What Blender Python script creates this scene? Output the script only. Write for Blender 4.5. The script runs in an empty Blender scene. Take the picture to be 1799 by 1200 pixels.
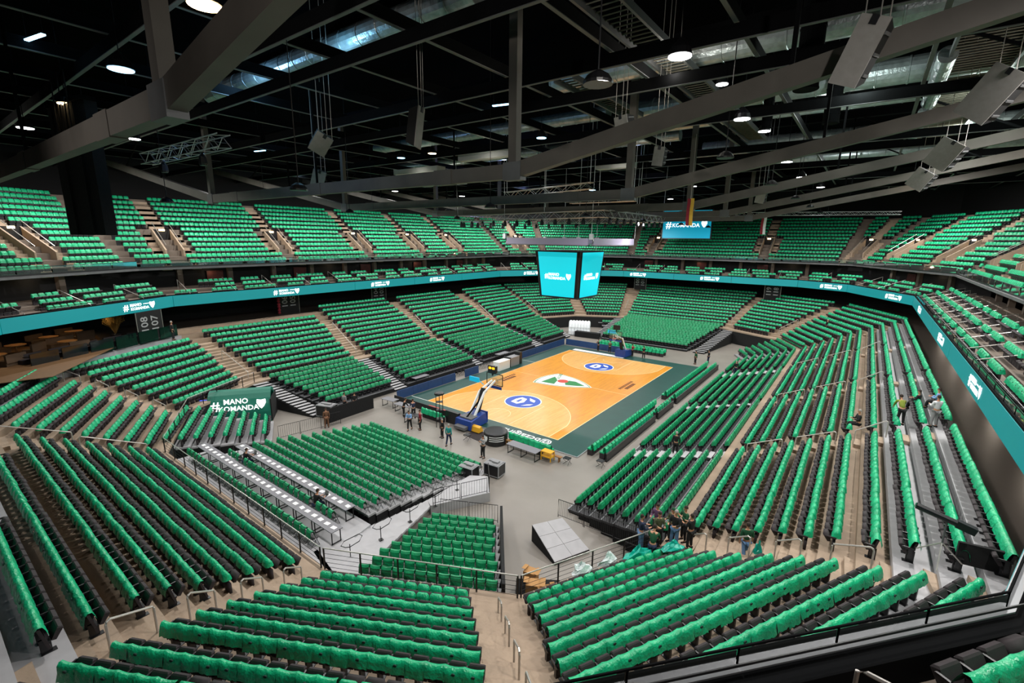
import bpy, bmesh, math, random
import numpy as np
from mathutils import Vector, Matrix
random.seed(7); rng = np.random.default_rng(7)
S = bpy.context.scene
COL = S.collection
# ------------------------------------------------------------------ camera
CAM = Vector((25.497, -44.572, 15.893)); YAW, PIT, ROLL, FPX = -0.6389, -0.2164, 0.01196, 825.9
fw = Vector((math.sin(YAW)*math.cos(PIT), math.cos(YAW)*math.cos(PIT), math.sin(PIT)))
rt = fw.cross(Vector((0, 0, 1))).normalized(); up = rt.cross(fw)
r2 = rt*math.cos(ROLL)+up*math.sin(ROLL); u2 = -rt*math.sin(ROLL)+up*math.cos(ROLL)
cd = bpy.data.cameras.new('camera'); cam = bpy.data.objects.new('camera', cd); COL.objects.link(cam)
M = Matrix((r2, u2, -fw)).transposed().to_4x4(); M.translation = CAM
cam.matrix_world = M
cd.sensor_width = 36; cd.lens = FPX*36/1799; cd.clip_end = 400; cd.clip_start = .1
S.camera = cam
# ------------------------------------------------------------------ world, exposure
w = bpy.data.worlds.new('world'); S.world = w; w.use_nodes = True
w.node_tree.nodes['Background'].inputs[0].default_value = (.5, .6, .7, 1)
w.node_tree.nodes['Background'].inputs[1].default_value = .02
vs = S.view_settings; vs.view_transform = 'Standard'; vs.look = 'None'; vs.gamma = 1; vs.use_curve_mapping = False
vs.exposure = 0.0
S.cycles.use_denoising = True
S.cycles.max_bounces = 5; S.cycles.diffuse_bounces = 3; S.cycles.glossy_bounces = 2; S.cycles.transmission_bounces = 4
S.cycles.sample_clamp_indirect = 4; S.cycles.caustics_reflective = False; S.cycles.caustics_refractive = False

def light(kind, loc, energy, color=(1, 1, 1), size=1., target=None, spot=None, blend=.6, name='lamp_light'):
    l = bpy.data.lights.new(name, kind); l.energy = energy; l.color = color
    if kind == 'AREA': l.shape = 'DISK'; l.size = size
    elif kind in ('SPOT', 'POINT'): l.shadow_soft_size = size
    if spot: l.spot_size = math.radians(spot); l.spot_blend = blend
    o = bpy.data.objects.new(name, l); COL.objects.link(o); o.location = loc
    if target is not None:
        o.rotation_euler = (Vector(target)-Vector(loc)).to_track_quat('-Z', 'Y').to_euler()
    return o
# added flood lights: rows of area lamps lighting the floor and stands
ADDED_FLOOD = []
for fy in (-34, -22, -10, 2, 14, 26, 38):
    for fx in (-31, -20, -7, 7, 20, 31):
        ADDED_FLOOD.append((fx, fy))
for fx, fy in ADDED_FLOOD:
    light('AREA', (fx, fy, 17.6 if abs(fx) < 19 else 19.3 if abs(fx) < 21 else 22.6), 930 if abs(fx) < 21 else 1500, (1, .97, .93), .6, (fx*1.1, fy*1.05, 0), name='added_flood_light')
for ux, uy, uz, uc, ue_ in ((-4, -30.5, 24.2, (.3, .65, 1), 260), (-16, -20, 24.5, (.3, .55, 1), 260), (4, -30, 24.2, (.3, .7, 1), 160), (-12, 4, 24.3, (.35, .45, 1), 500), (-20, 20, 24.3, (.4, .5, 1), 400), (4, 6, 24.3, (.5, .6, 1), 400),
                   (17, -20.5, 23.6, (1, .95, .85), 260), (24, -12.5, 24.0, (.85, 1, .92), 380), (30, -5.5, 24.0, (.85, 1, .9), 420), (22, -5.5, 24.2, (.9, 1, .95), 260), (30, 6, 24.0, (.85, 1, .9), 500), (22, 16, 24.0, (.9, 1, .95), 500), (14, -24, 24.6, (1, .9, .75), 160), (-38, -8, 24, (.6, .8, 1), 300)):
    light('POINT', (ux, uy, uz), ue_, uc, .3, name='roof_fill_light')  # added fill lamps that brighten the ducts and roof
# added spots on the near side, brightening roof steel faces turned to the camera
for ux, uy, uz, tx, ty, tz, ee in ((32, -49, 19.5, 8, -20, 20.5, 6500), (8, -49, 19.5, 8, -40, 19, 1500), (-26, -47, 19.5, -14, -20, 19, 3500), (38, -24, 20.5, 20, -6, 20.5, 2200), (38, 2, 20.5, 18, 20, 20.5, 2200)):
    light('SPOT', (ux, uy, uz), ee, (1, .95, .88), .4, (tx, ty, tz), 75, 1., name='roof_fill_spot')
for q in range(7): light('POINT', (34.2, -30+10*q, 8.6), 55, (1, .85, .7), .15, name='concourse_downlight')
# ------------------------------------------------------------------ helpers
def srgb(h):
    h = h.lstrip('#'); c = [int(h[i:i+2], 16)/255 for i in (0, 2, 4)]
    return tuple(v/12.92 if v <= .04045 else ((v+.055)/1.055)**2.4 for v in c)+(1,)
MATS = {}
def mat(name, col, rough=.6, metal=0, var=0., vs_=3., bump=0., bs=30., emit=0., spec=.5, alpha=None, trans=0):
    m = bpy.data.materials.new(name); m.use_nodes = True; nt = m.node_tree; b = nt.nodes['Principled BSDF']
    c = srgb(col); b.inputs['Base Color'].default_value = c
    b.inputs['Roughness'].default_value = rough; b.inputs['Metallic'].default_value = metal
    b.inputs['Specular IOR Level'].default_value = spec
    if trans: b.inputs['Transmission Weight'].default_value = trans
    if alpha is not None: b.inputs['Alpha'].default_value = alpha
    if emit: b.inputs['Emission Color'].default_value = c; b.inputs['Emission Strength'].default_value = emit
    tc = nt.nodes.new('ShaderNodeNewGeometry')
    if var:
        n = nt.nodes.new('ShaderNodeTexNoise'); n.inputs['Scale'].default_value = vs_; n.inputs['Detail'].default_value = 4
        nt.links.new(tc.outputs['Position'], n.inputs['Vector'])
        r = nt.nodes.new('ShaderNodeValToRGB'); e = r.color_ramp.elements
        e[0].position = .3; e[1].position = .7
        e[0].color = tuple(v*(1-var) for v in c[:3])+(1,); e[1].color = tuple(min(1, v*(1+var)) for v in c[:3])+(1,)
        nt.links.new(n.outputs['Fac'], r.inputs['Fac']); nt.links.new(r.outputs['Color'], b.inputs['Base Color'])
    if bump:
        n2 = nt.nodes.new('ShaderNodeTexNoise'); n2.inputs['Scale'].default_value = bs
        nt.links.new(tc.outputs['Position'], n2.inputs['Vector'])
        bp = nt.nodes.new('ShaderNodeBump'); bp.inputs['Strength'].default_value = bump; bp.inputs['Distance'].default_value = .05
        nt.links.new(n2.outputs['Fac'], bp.inputs['Height']); nt.links.new(bp.outputs['Normal'], b.inputs['Normal'])
    MATS[name] = m
    return m
mat('shirt', '12a873', .33, var=.25, vs_=2.2, bump=.6, bs=13)
mat('lilac', '8f88a0', .5)
mat('shirt_dim', '0b8a58', .42, var=.25, vs_=2.5, bump=.35, bs=9)  # darker copy of the green shirt, weaker light put into its colour
mat('black_cloth', '2a2326', .8, var=.2, vs_=8)
mat('black_plastic', '17171a', .4)
mat('dark_hole', '07352a', .8)
mat('concrete', 'a08c78', .75, var=.14, vs_=.9, bump=.15, bs=12)
mat('concrete_dark', '6e6258', .8, var=.15, vs_=.8)
mat('floor_concrete', '857f78', .42, var=.12, vs_=.28, bump=.05, bs=3)
mat('concourse', '4c4540', .3, var=.06, vs_=.7)
mat('deck_grey', 'a9a8ab', .55, var=.06, vs_=2)
mat('deck_edge', '2b2b2e', .6)
mat('black_matte', '0a0a0c', .85)
mat('black_drape', '08080a', .9, bump=.3, bs=6)
mat('stand_deck', '3a3a3d', .6)
mat('steel_dark', '08090b', .9, 0, spec=.1)
mat('steel_grey', '5f6062', .55, .2, var=.14, vs_=1.2)
mat('steel_beam', '57524d', .55, .1, var=.18, vs_=.7)
mat('duct', 'a9b1b4', .35, .6, var=.2, vs_=3, bump=.4, bs=6)
mat('roof_deck', '020203', .95, spec=.02)
mat('roof_panel', '7a7568', .6, var=.1)
mat('tube', 'b8b3ae', .35, .5)
mat('tube_black', '1a1a1c', .4, .4)
mat('aluminium', 'a4a6aa', .45, .4)
mat('truss_metal', 'c4c6ca', .4, .6)
mat('teal_led', '067a80', .5, emit=.55)
mat('teal_screen', '04b4c4', .5, emit=.85)
mat('teal_screen_far', '0a93b4', .5, emit=.75)
mat('white_led', 'ffffff', .5, emit=1.3)
mat('white_print', 'e8eaea', .6)
mat('navy', '173a86', .5, var=.1)
mat('navy_board', '24406e', .45, var=.1)
mat('deck_green', '12413b', .42, var=.1, vs_=1)
mat('red_print', 'c03a2c', .6)
mat('logo_green', '0a7a3a', .5); mat('logo_blue', '1848b0', .45)
mat('line_cream', 'f6d9a8', .5)
mat('skin', 'c08a6c', .6); mat('hair_dark', '2a1c14', .8); mat('hair_grey', '9a9590', .8)
mat('cloth_black', '141416', .85); mat('cloth_navy', '1a2440', .85); mat('cloth_green', '0e4a2c', .85)
mat('cloth_jeans', '5d7fa8', .85, var=.15, vs_=20); mat('cloth_teal', '1f8a86', .8); mat('cloth_red', '8c1b2c', .8)
mat('cloth_white', 'd8d8dc', .8); mat('cloth_grey', '8a8a8c', .85); mat('cloth_olive', '7d8a30', .85); mat('cloth_blue', '7ea2cf', .85); mat('cloth_brown', '6b4a34', .85)
mat('cloth_purple', '5a3c5c', .85); mat('cloth_camo', '4d5238', .85, var=.5, vs_=14)
mat('paper', 'f2f2f2', .8); mat('table_grey', '77767c', .5); mat('cardboard', 'b08452', .85); mat('wood_warm', '8a6236', .5, var=.15, vs_=4)
mat('yellow', 'd8a020', .5); mat('amber_led', 'ffae20', .5, emit=2.5)
mat('white_foam', 'dfe3e6', .7, bump=.6, bs=10)
mat('lamp_white', 'ffffff', .5, emit=14); mat('lamp_warm', 'ffd9a0', .5, emit=14); mat('lamp_cool', '9fd8ff', .5, emit=6)
mat('glass_smoked', '26383c', .05, trans=.85); mat('glass_clear', 'dceeea', .03, trans=.95)
mat('speaker_grey', '8a8683', .6, var=.08, vs_=6); mat('speaker_mesh', '0d0d0f', .8)
mat('gold_plant', '9a7636', .8, var=.3, vs_=8); mat('sofa', '4e3b28', .8); mat('lounge_floor', '6a4d30', .5, var=.1)
mat('flag_red', '8c2030', .8); mat('flag_yellow', 'd8a83c', .8); mat('flag_green', '1f6a3a', .8)
mat('teal_bag', '08a08c', .3, var=.2, vs_=5, bump=.5, bs=8); mat('white_bag', 'dfe6e8', .35, bump=.6, bs=9)
mat('blue_light', '2050ff', .5, emit=2.0); mat('canopy_green', '0c6a58', .5, bump=.2, bs=4); mat('brown_wall', '4a1c18', .7, var=.3, vs_=2); mat('lit_room', 'e8b070', .7, emit=.35)
mat('outline_white', '9a9a9c', .7)
# wood floor of the court: narrow boards running along the court
def wood(name, c1, c2):
    m = bpy.data.materials.new(name); m.use_nodes = True; nt = m.node_tree; b = nt.nodes['Principled BSDF']
    g = nt.nodes.new('ShaderNodeNewGeometry'); mp = nt.nodes.new('ShaderNodeMapping'); mp.inputs['Rotation'].default_value = (0, 0, math.pi/2)
    nt.links.new(g.outputs['Position'], mp.inputs['Vector'])
    br = nt.nodes.new('ShaderNodeTexBrick'); br.inputs['Scale'].default_value = 1.; br.inputs['Brick Width'].default_value = 1.8
    br.inputs['Row Height'].default_value = .14; br.inputs['Mortar Size'].default_value = .004
    br.inputs['Color1'].default_value = srgb(c1); br.inputs['Color2'].default_value = srgb(c2); br.inputs['Mortar'].default_value = srgb('9a5f20')
    nt.links.new(mp.outputs['Vector'], br.inputs['Vector'])
    n = nt.nodes.new('ShaderNodeTexNoise'); n.inputs['Scale'].default_value = .35; nt.links.new(g.outputs['Position'], n.inputs['Vector'])
    mx = nt.nodes.new('ShaderNodeMixRGB'); mx.blend_type = 'MULTIPLY'; mx.inputs['Fac'].default_value = .22
    nt.links.new(br.outputs['Color'], mx.inputs[1]); nt.links.new(n.outputs['Color'], mx.inputs[2])
    hs = nt.nodes.new('ShaderNodeHueSaturation'); hs.inputs['Saturation'].default_value = .0; nt.links.new(n.outputs['Color'], hs.inputs['Color']); nt.links.new(hs.outputs['Color'], mx.inputs[2])
    nt.links.new(mx.outputs['Color'], b.inputs['Base Color']); b.inputs['Roughness'].default_value = .3
    MATS[name] = m
wood('court_wood', 'f0a028', 'e09020'); wood('court_wood_light', 'f2b868', 'e6a854')
# speckled corrugated roof sheet
class MB:
    def __init__(s): s.v = []; s.f = []; s.m = []; s.cur = 0
    def add(s, vs, fs):
        o = len(s.v); s.v += [tuple(p) for p in vs]
        for f in fs: s.f.append(tuple(i+o for i in f)); s.m.append(s.cur)
    def hexa(s, b4, t4):
        s.add(list(b4)+list(t4), [(3, 2, 1, 0), (4, 5, 6, 7), (0, 1, 5, 4), (1, 2, 6, 5), (2, 3, 7, 6), (3, 0, 4, 7)])
    def box(s, c, d, rz=0., rx=0.):
        x, y, z = d[0]/2, d[1]/2, d[2]/2
        P = [Vector(p) for p in ((-x, -y, -z), (x, -y, -z), (x, y, -z), (-x, y, -z), (-x, -y, z), (x, -y, z), (x, y, z), (-x, y, z))]
        R = Matrix.Rotation(rz, 3, 'Z') @ Matrix.Rotation(rx, 3, 'X')
        P = [R @ p+Vector(c) for p in P]; s.hexa(P[:4], P[4:])
    def beam(s, a, b, wd, h, upv=(0, 0, 1)):
        a, b = Vector(a), Vector(b); d = (b-a).normalized(); u = Vector(upv)
        if abs(d.dot(u)) > .98: u = Vector((0, 1, 0))
        sd = d.cross(u).normalized()*wd/2; u = sd.cross(d).normalized()*h/2
        s.hexa([a-sd-u, a+sd-u, a+sd+u, a-sd+u], [b-sd-u, b+sd-u, b+sd+u, b-sd+u])
    def tube(s, pts, r, n=6, cap=True, radii=None):
        pts = [Vector(p) for p in pts]; rings = []
        for i, p in enumerate(pts):
            d = (pts[min(i+1, len(pts)-1)]-pts[max(i-1, 0)]).normalized()
            u = Vector((0, 0, 1)) if abs(d.z) < .95 else Vector((1, 0, 0))
            a = d.cross(u).normalized(); b = a.cross(d)
            rr = radii[i] if radii else r
            rings.append([p+(a*math.cos(t*2*math.pi/n)+b*math.sin(t*2*math.pi/n))*rr for t in range(n)])
        V = [q for g in rings for q in g]; F = []
        for i in range(len(pts)-1):
            for t in range(n):
                F.append((i*n+t, i*n+(t+1) % n, (i+1)*n+(t+1) % n, (i+1)*n+t))
        if cap: F.append(tuple(range(n))[::-1]); F.append(tuple((len(pts)-1)*n+t for t in range(n)))
        s.add(V, F)
    def cyl(s, a, b, r, n=12, r2=None): s.tube([a, b], r, n, radii=[r, r if r2 is None else r2])
    def poly(s, pts, z0, z1):
        n = len(pts); V = [(p[0], p[1], z0) for p in pts]+[(p[0], p[1], z1) for p in pts]
        s.add(V, [tuple(range(n))[::-1], tuple(range(n, 2*n))]+[(i, (i+1) % n, n+(i+1) % n, n+i) for i in range(n)])
    def lathe(s, c, prof, n=16):
        V = []; F = []
        for r, z in prof:
            for t in range(n): a = t*2*math.pi/n; V.append((c[0]+r*math.cos(a), c[1]+r*math.sin(a), c[2]+z))
        for i in range(len(prof)-1):
            for t in range(n): F.append((i*n+t, i*n+(t+1) % n, (i+1)*n+(t+1) % n, (i+1)*n+t))
        F.append(tuple(range(n))[::-1]); F.append(tuple((len(prof)-1)*n+t for t in range(n)))
        s.add(V, F)
    def mesh(s, name, mats):
        me = bpy.data.meshes.new(name); me.from_pydata(s.v, [], s.f)
        for k in ([mats] if isinstance(mats, str) else mats): me.materials.append(MATS[k])
        if any(s.m): me.polygons.foreach_set('material_index', s.m)
        me.update(); return me
    def obj(s, name, mats, parent=None, smooth=False, loc=None, rz=None, **tags):
        me = s.mesh(name, mats)
        if smooth: me.polygons.foreach_set('use_smooth', [True]*len(me.polygons))
        return link(name, me, parent, loc, rz, **tags)
def link(name, me, parent=None, loc=None, rz=None, **tags):
    o = bpy.data.objects.new(name, me); COL.objects.link(o)
    if parent is not None: o.parent = parent
    if loc is not None: o.location = loc
    if rz is not None: o.rotation_euler = (0, 0, rz)
    for k, v in tags.items(): o[k] = v
    return o
def empty(name, loc, rz=0, **tags):
    o = link(name, None, None, loc, rz, **tags); o.empty_display_size = .3; return o
def text(body, name, size, matname, matrix, parent=None, extrude=.01, **tags):
    cu = bpy.data.curves.new(name, 'FONT'); cu.body = body; cu.size = size; cu.extrude = extrude; cu.align_x = 'CENTER'; cu.align_y = 'CENTER'
    cu.resolution_u = 2; cu.offset = size*.012; cu.materials.append(MATS[matname])
    o = bpy.data.objects.new(name, cu); COL.objects.link(o)
    if parent is not None: o.parent = parent
    o.matrix_basis = matrix
    for k, v in tags.items(): o[k] = v
    return o
def frame(origin, xdir, ydir):
    x = Vector(xdir).normalized(); y = Vector(ydir).normalized(); z = x.cross(y)
    m = Matrix((x, y, z)).transposed().to_4x4(); m.translation = Vector(origin); return m
def V2(a): return Vector((a[0], a[1]))
def lerp(a, b, t): return a+(b-a)*t
STRUCT = dict(kind='structure')
# ------------------------------------------------------------------ bowl geometry
cN, sN = .8857, .4642
SIDES = [('right', (1, 0), 20.7, 1., 30.3, 33.4), ('far_right', (cN, sN), 30.15, 1.02, 38.8, 41.8), ('far_right_end', (sN, cN), 36.53, 1.04, 45.0, 50.6),
         ('far', (0, 1), 37.5, 1., 41.8, 45.6), ('far_left_end', (-sN, cN), 36.53, 1.04, 42.6, 46.2), ('far_left', (-cN, sN), 30.15, 1.02, 36.9, 42.0),
         ('left', (-1, 0), 20.95, 1., 28.8, 31.3), ('near_left', (-cN, -sN), 30.15, 1.02, 38.3, 41.3), ('near_left_end', (-sN, -cN), 36.53, 1.04, 45.8, 49.),
         ('near', (0, -1), 36.3, 1., 44.6, 49.5), ('near_right_end', (sN, -cN), 36.53, 1.04, 43.6, 51.), ('near_right', (cN, -sN), 30.15, 1.02, 36.7, 44.)]
NS = len(SIDES)
def isect(n1, d1, n2, d2):
    det = n1[0]*n2[1]-n1[1]*n2[0]
    return Vector(((d1*n2[1]-d2*n1[1])/det, (n1[0]*d2-n2[0]*d1)/det))
RINGN = {'near_right_end': (.76, -.65), 'near_right': (.958, -.287)}     # the middle tier turns the near right corner a little differently
def ring(dist, tier=False):   # dist: fn(side tuple)->distance ; returns the polygon corner BEFORE each side
    N = [RINGN.get(s[0], s[1]) if tier else s[1] for s in SIDES]
    return [isect(N[i-1], dist(SIDES[i-1]), N[i], dist(SIDES[i])) for i in range(NS)]
def bowl(o): return ring(lambda s: s[2]+o*s[3])
def OFF(k): return .875*k if k <= 6 else [6.35, 7.3, 8.35, 9.3][k-7]
def FZ(k): return 2.13+.42*k
def arc_prism(m, a0, a1, b0, b1, z0, z1): m.hexa([(a0.x, a0.y, z0), (a1.x, a1.y, z0), (b1.x, b1.y, z0), (b0.x, b0.y, z0)], [(a0.x, a0.y, z1), (a1.x, a1.y, z1), (b1.x, b1.y, z1), (b0.x, b0.y, z1)])
# floor
m = MB(); m.poly([(x*1.0, y*1.0) for x, y in [tuple(p) for p in bowl(1.)]], -.3, 0); m.obj('floor', 'floor_concrete', kind='structure', label='grey concrete arena floor around the court')
# concrete terraces: one thing of structure per side, each tread a slab of its own
rings = [bowl(-1.05)]+[bowl(OFF(k)-.45) for k in range(1, 11)]+[bowl(9.75)]
for i in range(NS):
    root = empty('terrace', (0, 0, 0), kind='structure')
    j = (i+1) % NS
    for k in range(11):
        a, b = rings[k], rings[k+1]
        m = MB(); zb = 1.93 if k == 0 else FZ(k-1)-.1
        if k == 0: mw = MB(); arc_prism(mw, a[i]*.9995, a[j]*.9995, b[i], b[j], 0, 1.93); mw.obj('front_wall', 'black_matte', root)
        arc_prism(m, a[i], a[j], b[i], b[j], zb, FZ(k))
        near = SIDES[i][0].startswith('near') or SIDES[i][0] == 'right'
        m.obj('tread', 'deck_grey' if (k >= 8 and near) else 'concrete', root)
# concourse floor, back walls
co, ci, cw = bowl(17.5), bowl(9.75), bowl(16.)
m = MB()
for i in range(NS): arc_prism(m, ci[i], ci[(i+1) % NS], co[i], co[(i+1) % NS], 5.7, 6.31)
m.obj('floor', 'concourse', kind='structure', label='dark polished concourse floor behind the lower seats')
for i in range(NS):
    nm = SIDES[i][0]
    m = MB(); a, b = cw[i], cw[(i+1) % NS]; n = V2(SIDES[i][1])*.3
    arc_prism(m, a, b, a+n, b+n, 6.31, 12.2)
    m.obj('wall_'+nm, 'black_matte', kind='structure')
# ------------------------------------------------------------------ suite tier slab, ribbon board, upper edge
def shift(ringf, d): return ring(lambda s: s[ringf]+d, True)
s0, s1 = shift(4, .08), shift(4, 7.)
m = MB()
for i in range(NS): arc_prism(m, s0[i], s0[(i+1) % NS], s1[i], s1[(i+1) % NS], 8.95, 9.35)
m.obj('floor', 'concrete_dark', kind='structure', label='slab of the middle tier above the ribbon board')
skip_up = {'near', 'near_right_end', 'near_right'}
# suite steps (3 rows) and dark back wall of the suites
srow_d = {}
for i, sd in enumerate(SIDES):
    j = (i+1) % NS; gap = sd[5]-sd[4]
    step = 1.1 if sd[0] in ('right', 'near_right', 'near_right_end') else .95
    srow_d[sd[0]] = [.75+step*q for q in range(3)]
    root = empty('middle_tier_steps', (0, 0, 0), kind='structure')
    for q in range(3):
        a = ring(lambda s: s[4]+.3+step*q, True); b = ring(lambda s: s[4]+.3+step*(q+1) if q < 2 else s[4]+6.5, True)
        m = MB(); arc_prism(m, a[i], a[j], b[i], b[j], 9.3, 9.5+.4*q); m.obj('tread', 'concrete_dark', root)
    if sd[0] not in skip_up:
        a = shift(5, 3.3); b = shift(5, 3.6)
        m = MB(); arc_prism(m, a[i], a[j], b[i], b[j], 9.35, 12.3); m.obj('wall_'+sd[0], 'black_matte', kind='structure')
# ribbon board: one long LED fascia, a panel per side
rb = empty('ribbon_board', (0, 0, 8.9), label='teal LED ribbon board running around the front edge of the middle tier', category='ribbon board')
rin, rout = shift(4, 0), shift(4, .12)
for i in range(NS):
    j = (i+1) % NS; a, b = rin[i], rin[j]; L = (b-a).length; n = max(1, int(L/9))
    for q in range(n):
        t0, t1 = q/n, (q+1)/n; e = .03/L
        m = MB(); arc_prism(m, lerp(a, b, t0+e), lerp(a, b, t1-e), lerp(rout[i], rout[j], t0+e), lerp(rout[i], rout[j], t1-e), 0, 1.05)
        m.obj('led_panel', 'teal_led', rb)
m = MB(); r3 = shift(4, .5)
for i in range(NS):
    arc_prism(m, rout[i], rout[(i+1) % NS], r3[i], r3[(i+1) % NS], -.05, 1.12)
m.obj('board_frame', 'steel_dark', rb)
m = MB()
for i in range(NS):
    j = (i+1) % NS; a, b = shift(4, .3)[i], shift(4, .3)[j]
    m.tube([(a.x, a.y, 1.38), (b.x, b.y, 1.38)], .022, 5)
m.obj('top_rail', 'tube_black', rb)
def shield(m, c, xd, yd, h):
    c = Vector(c); xd = Vector(xd); yd = Vector(yd)
    P = [(-.42, .5), (0, .42), (.42, .5), (.46, .1), (.25, -.3), (0, -.55), (-.25, -.3), (-.46, .1)]
    m.add([c+xd*p[0]*h+yd*p[1]*h for p in P], [tuple(range(8))])
def slogan(pos, n, s, parent, mt='white_led', zc=0):
    """'# MANO KOMANDA' with crest, centred at pos, facing the direction n (unit, horizontal)"""
    n = Vector((n[0], n[1], 0)); xd = Vector((-n.y, n.x, 0)); up_ = Vector((0, 0, 1)); p = Vector(pos)+n*.02
    text('#', 'slogan', s*1.0, mt, frame(p-xd*s*1.75, xd, up_), parent)
    text('MANO', 'slogan', s*.46, mt, frame(p-xd*s*.55+up_*s*.2, xd, up_), parent)
    text('KOMANDA', 'slogan', s*.44, mt, frame(p-xd*s*.08-up_*s*.22, xd, up_), parent)
    m = MB(); m.box((0, 0, 0), (s*.75, .01, s*.07), rz=math.atan2(xd.y, xd.x)); o = m.obj('slogan_dash', mt, parent); o.location = p+xd*s*.75+up_*s*.22
    m = MB(); shield(m, p+xd*s*1.5, xd, up_, s*.75); m.obj('crest', mt, parent)
# slogans on the ribbon, at the places they show
def on_ring(i, t):
    a, b = rin[i], rin[(i+1) % NS]; return lerp(a, b, t), Vector((-SIDES[i][1][0], -SIDES[i][1][1]))
def ring_y(i, val, ax):
    a, b = rin[i], rin[(i+1) % NS]; return (val-a[ax])/(b[ax]-a[ax])
SL = [(0, ring_y(0, v, 1)) for v in (16.5, -1.5, -15.)]+[(6, ring_y(6, v, 1)) for v in (-16, -2.5, 8.5)]+[(7, .25)]+[(3, ring_y(3, v, 0)) for v in (4., -9.)]+[(1, .25), (2, .3), (4, .55), (5, .5)]
for i, t in SL:
    if 0 < t < 1:
        q, n = on_ring(i, t); slogan((q.x, q.y, .53), n, .8, rb)
# upper tier front edge: slim pale trim + dark glass
ue = empty('trim_1', (0, 0, 0), kind='structure')
a0, a1 = shift(5, 0), shift(5, .25)
for i, sd in enumerate(SIDES):
    if sd[0] in skip_up: continue
    j = (i+1) % NS
    m = MB(); arc_prism(m, a0[i], a0[j], a1[i], a1[j], 12.35, 12.55); m.obj('edge_trim', 'steel_grey', ue)
    m = MB(); arc_prism(m, lerp(a0[i], a1[i], .5), lerp(a0[j], a1[j], .5), a1[i], a1[j], 12.55, 12.72); m.obj('edge_panel', 'black_plastic', ue)
    g_ = shift(5, .1); n_ = max(2, int((g_[j]-g_[i]).length/2.5))
    for q in range(n_):
        m = MB(); p0, p1 = lerp(g_[i], g_[j], q/n_+.004), lerp(g_[i], g_[j], (q+1)/n_-.004); w2 = V2(sd[1])*.02; arc_prism(m, p0, p1, p0+w2, p1+w2, 12.7, 13.22); m.obj('glass_pane', 'glass_clear', ue)
    m = MB(); m.tube([(a0[i].x, a0[i].y, 13.25), (a0[j].x, a0[j].y, 13.25)], .025, 5); m.obj('edge_rail', 'tube_black', ue)
UD = .85; UZ = .56; NU = 13
def UOFF(k): return .95+UD*k
def UFZ(k): return 12.45+UZ*k
for i, sd in enumerate(SIDES):
    if sd[0] in skip_up: continue
    j = (i+1) % NS; root = empty('upper_terrace', (0, 0, 0), kind='structure')
    for k in range(NU+1):
        a = shift(5, UOFF(k)-.5 if k else .25); b = shift(5, UOFF(k+1)-.5 if k < NU else 16.5)
        m = MB(); arc_prism(m, a[i], a[j], b[i], b[j], UFZ(k)-(.62 if k > 1 else .1), UFZ(k)); m.obj('tread', 'concrete_dark', root)
# outer shell walls and roof deck
ow = shift(5, 16.3); ow2 = shift(5, 16.8)
for i, sd in enumerate(SIDES):
    j = (i+1) % NS; m = MB(); arc_prism(m, ow[i], ow[j], ow2[i], ow2[j], -.3, 30); m.obj('wall_'+sd[0], 'black_matte', kind='structure')
m = MB(); m.poly([tuple(p) for p in ow2], 28.2, 28.5); m.obj('ceiling', 'roof_deck', kind='structure')
# ------------------------------------------------------------------ seat rows (fixed bowl)
def mir(p, sx, sy): return (p[0]*sx, p[1]*sy)
BL = []     # name, phrase, side idx, (P0a,P0b),(P6a,P6b), kmin,kmax
Mb = ((-8.7, -36.3), (8.3, -36.3), (-9.4, -41.55), (9.85, -41.55))
Cb = ((9.73, -36.14), (15.36, -33.18), (11.28, -41.49), (19.44, -37.22))
Db = ((17.04, -32.33), (20.45, -25.84), (21.06, -36.26), (26.0, -26.84))
Rb = [((20.7, -23.6), (20.7, -12.95), (25.95, -25.3), (25.95, -13.4)), ((20.7, -12.1), (20.7, -.3), (25.95, -12.4), (25.95, -.7)),
      ((20.7, .5), (20.7, 13.2), (25.95, .1), (25.95, 13.0)), ((20.7, 14.0), (20.7, 24.6), (25.95, 13.8), (25.95, 26.2))]
Ab = [((-20.95, -23.5), (-20.95, -13.5), (-26.2, -25.1), (-26.2, -13.1)), ((-20.95, -11.6), (-20.95, -.8), (-26.2, -11.6), (-26.2, -.7)),
      ((-20.95, .4), (-20.95, 13.0), (-26.2, .9), (-26.2, 12.9)), ((-20.95, 14.6), (-20.95, 24.8), (-26.2, 15.2), (-26.2, 26.))]
BL.append(('near block under the camera rail', 9, Mb, 0, 8)); BL.append(('block left of the centre stairs', 10, Cb, 0, 9)); BL.append(('block right of the centre stairs', 11, Db, 0, 10))
for n, b in zip(('right block nearest the spotlight', 'second right block', 'third right block', 'fourth right block'), Rb): BL.append((n, 0, b, 0, 10))
for n, b, kk in zip(('left block above the canopy', 'second left block', 'third left block', 'fourth left block'), Ab, (8, 10, 10, 10)): BL.append((n, 6, b, 0, kk))
BL.append(('far right corner block', 1, [mir(p, 1, -1) for p in Db], 0, 10)); BL.append(('far block right of the end block', 2, [mir(p, 1, -1) for p in Cb], 0, 10))
BL.append(('far end block', 3, [(p[0], -p[1]+1.2) for p in Mb], 0, 10)); BL.append(('far block behind the cube', 4, [mir(p, -1, -1) for p in Cb], 0, 10))
BL.append(('far left corner block', 5, [mir(p, -1, -1) for p in Db], 0, 10)); BL.append(('left corner block', 7, [mir(p, -1, 1) for p in Db], 0, 7))
BL.append(('near left corner block', 8, [mir(p, -1, 1) for p in Cb], 0, 8))
PITCH = .5
SEATS = {'arena': [], 'tele': [], 'fold': [], 'mid': [], 'upper': []}
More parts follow.
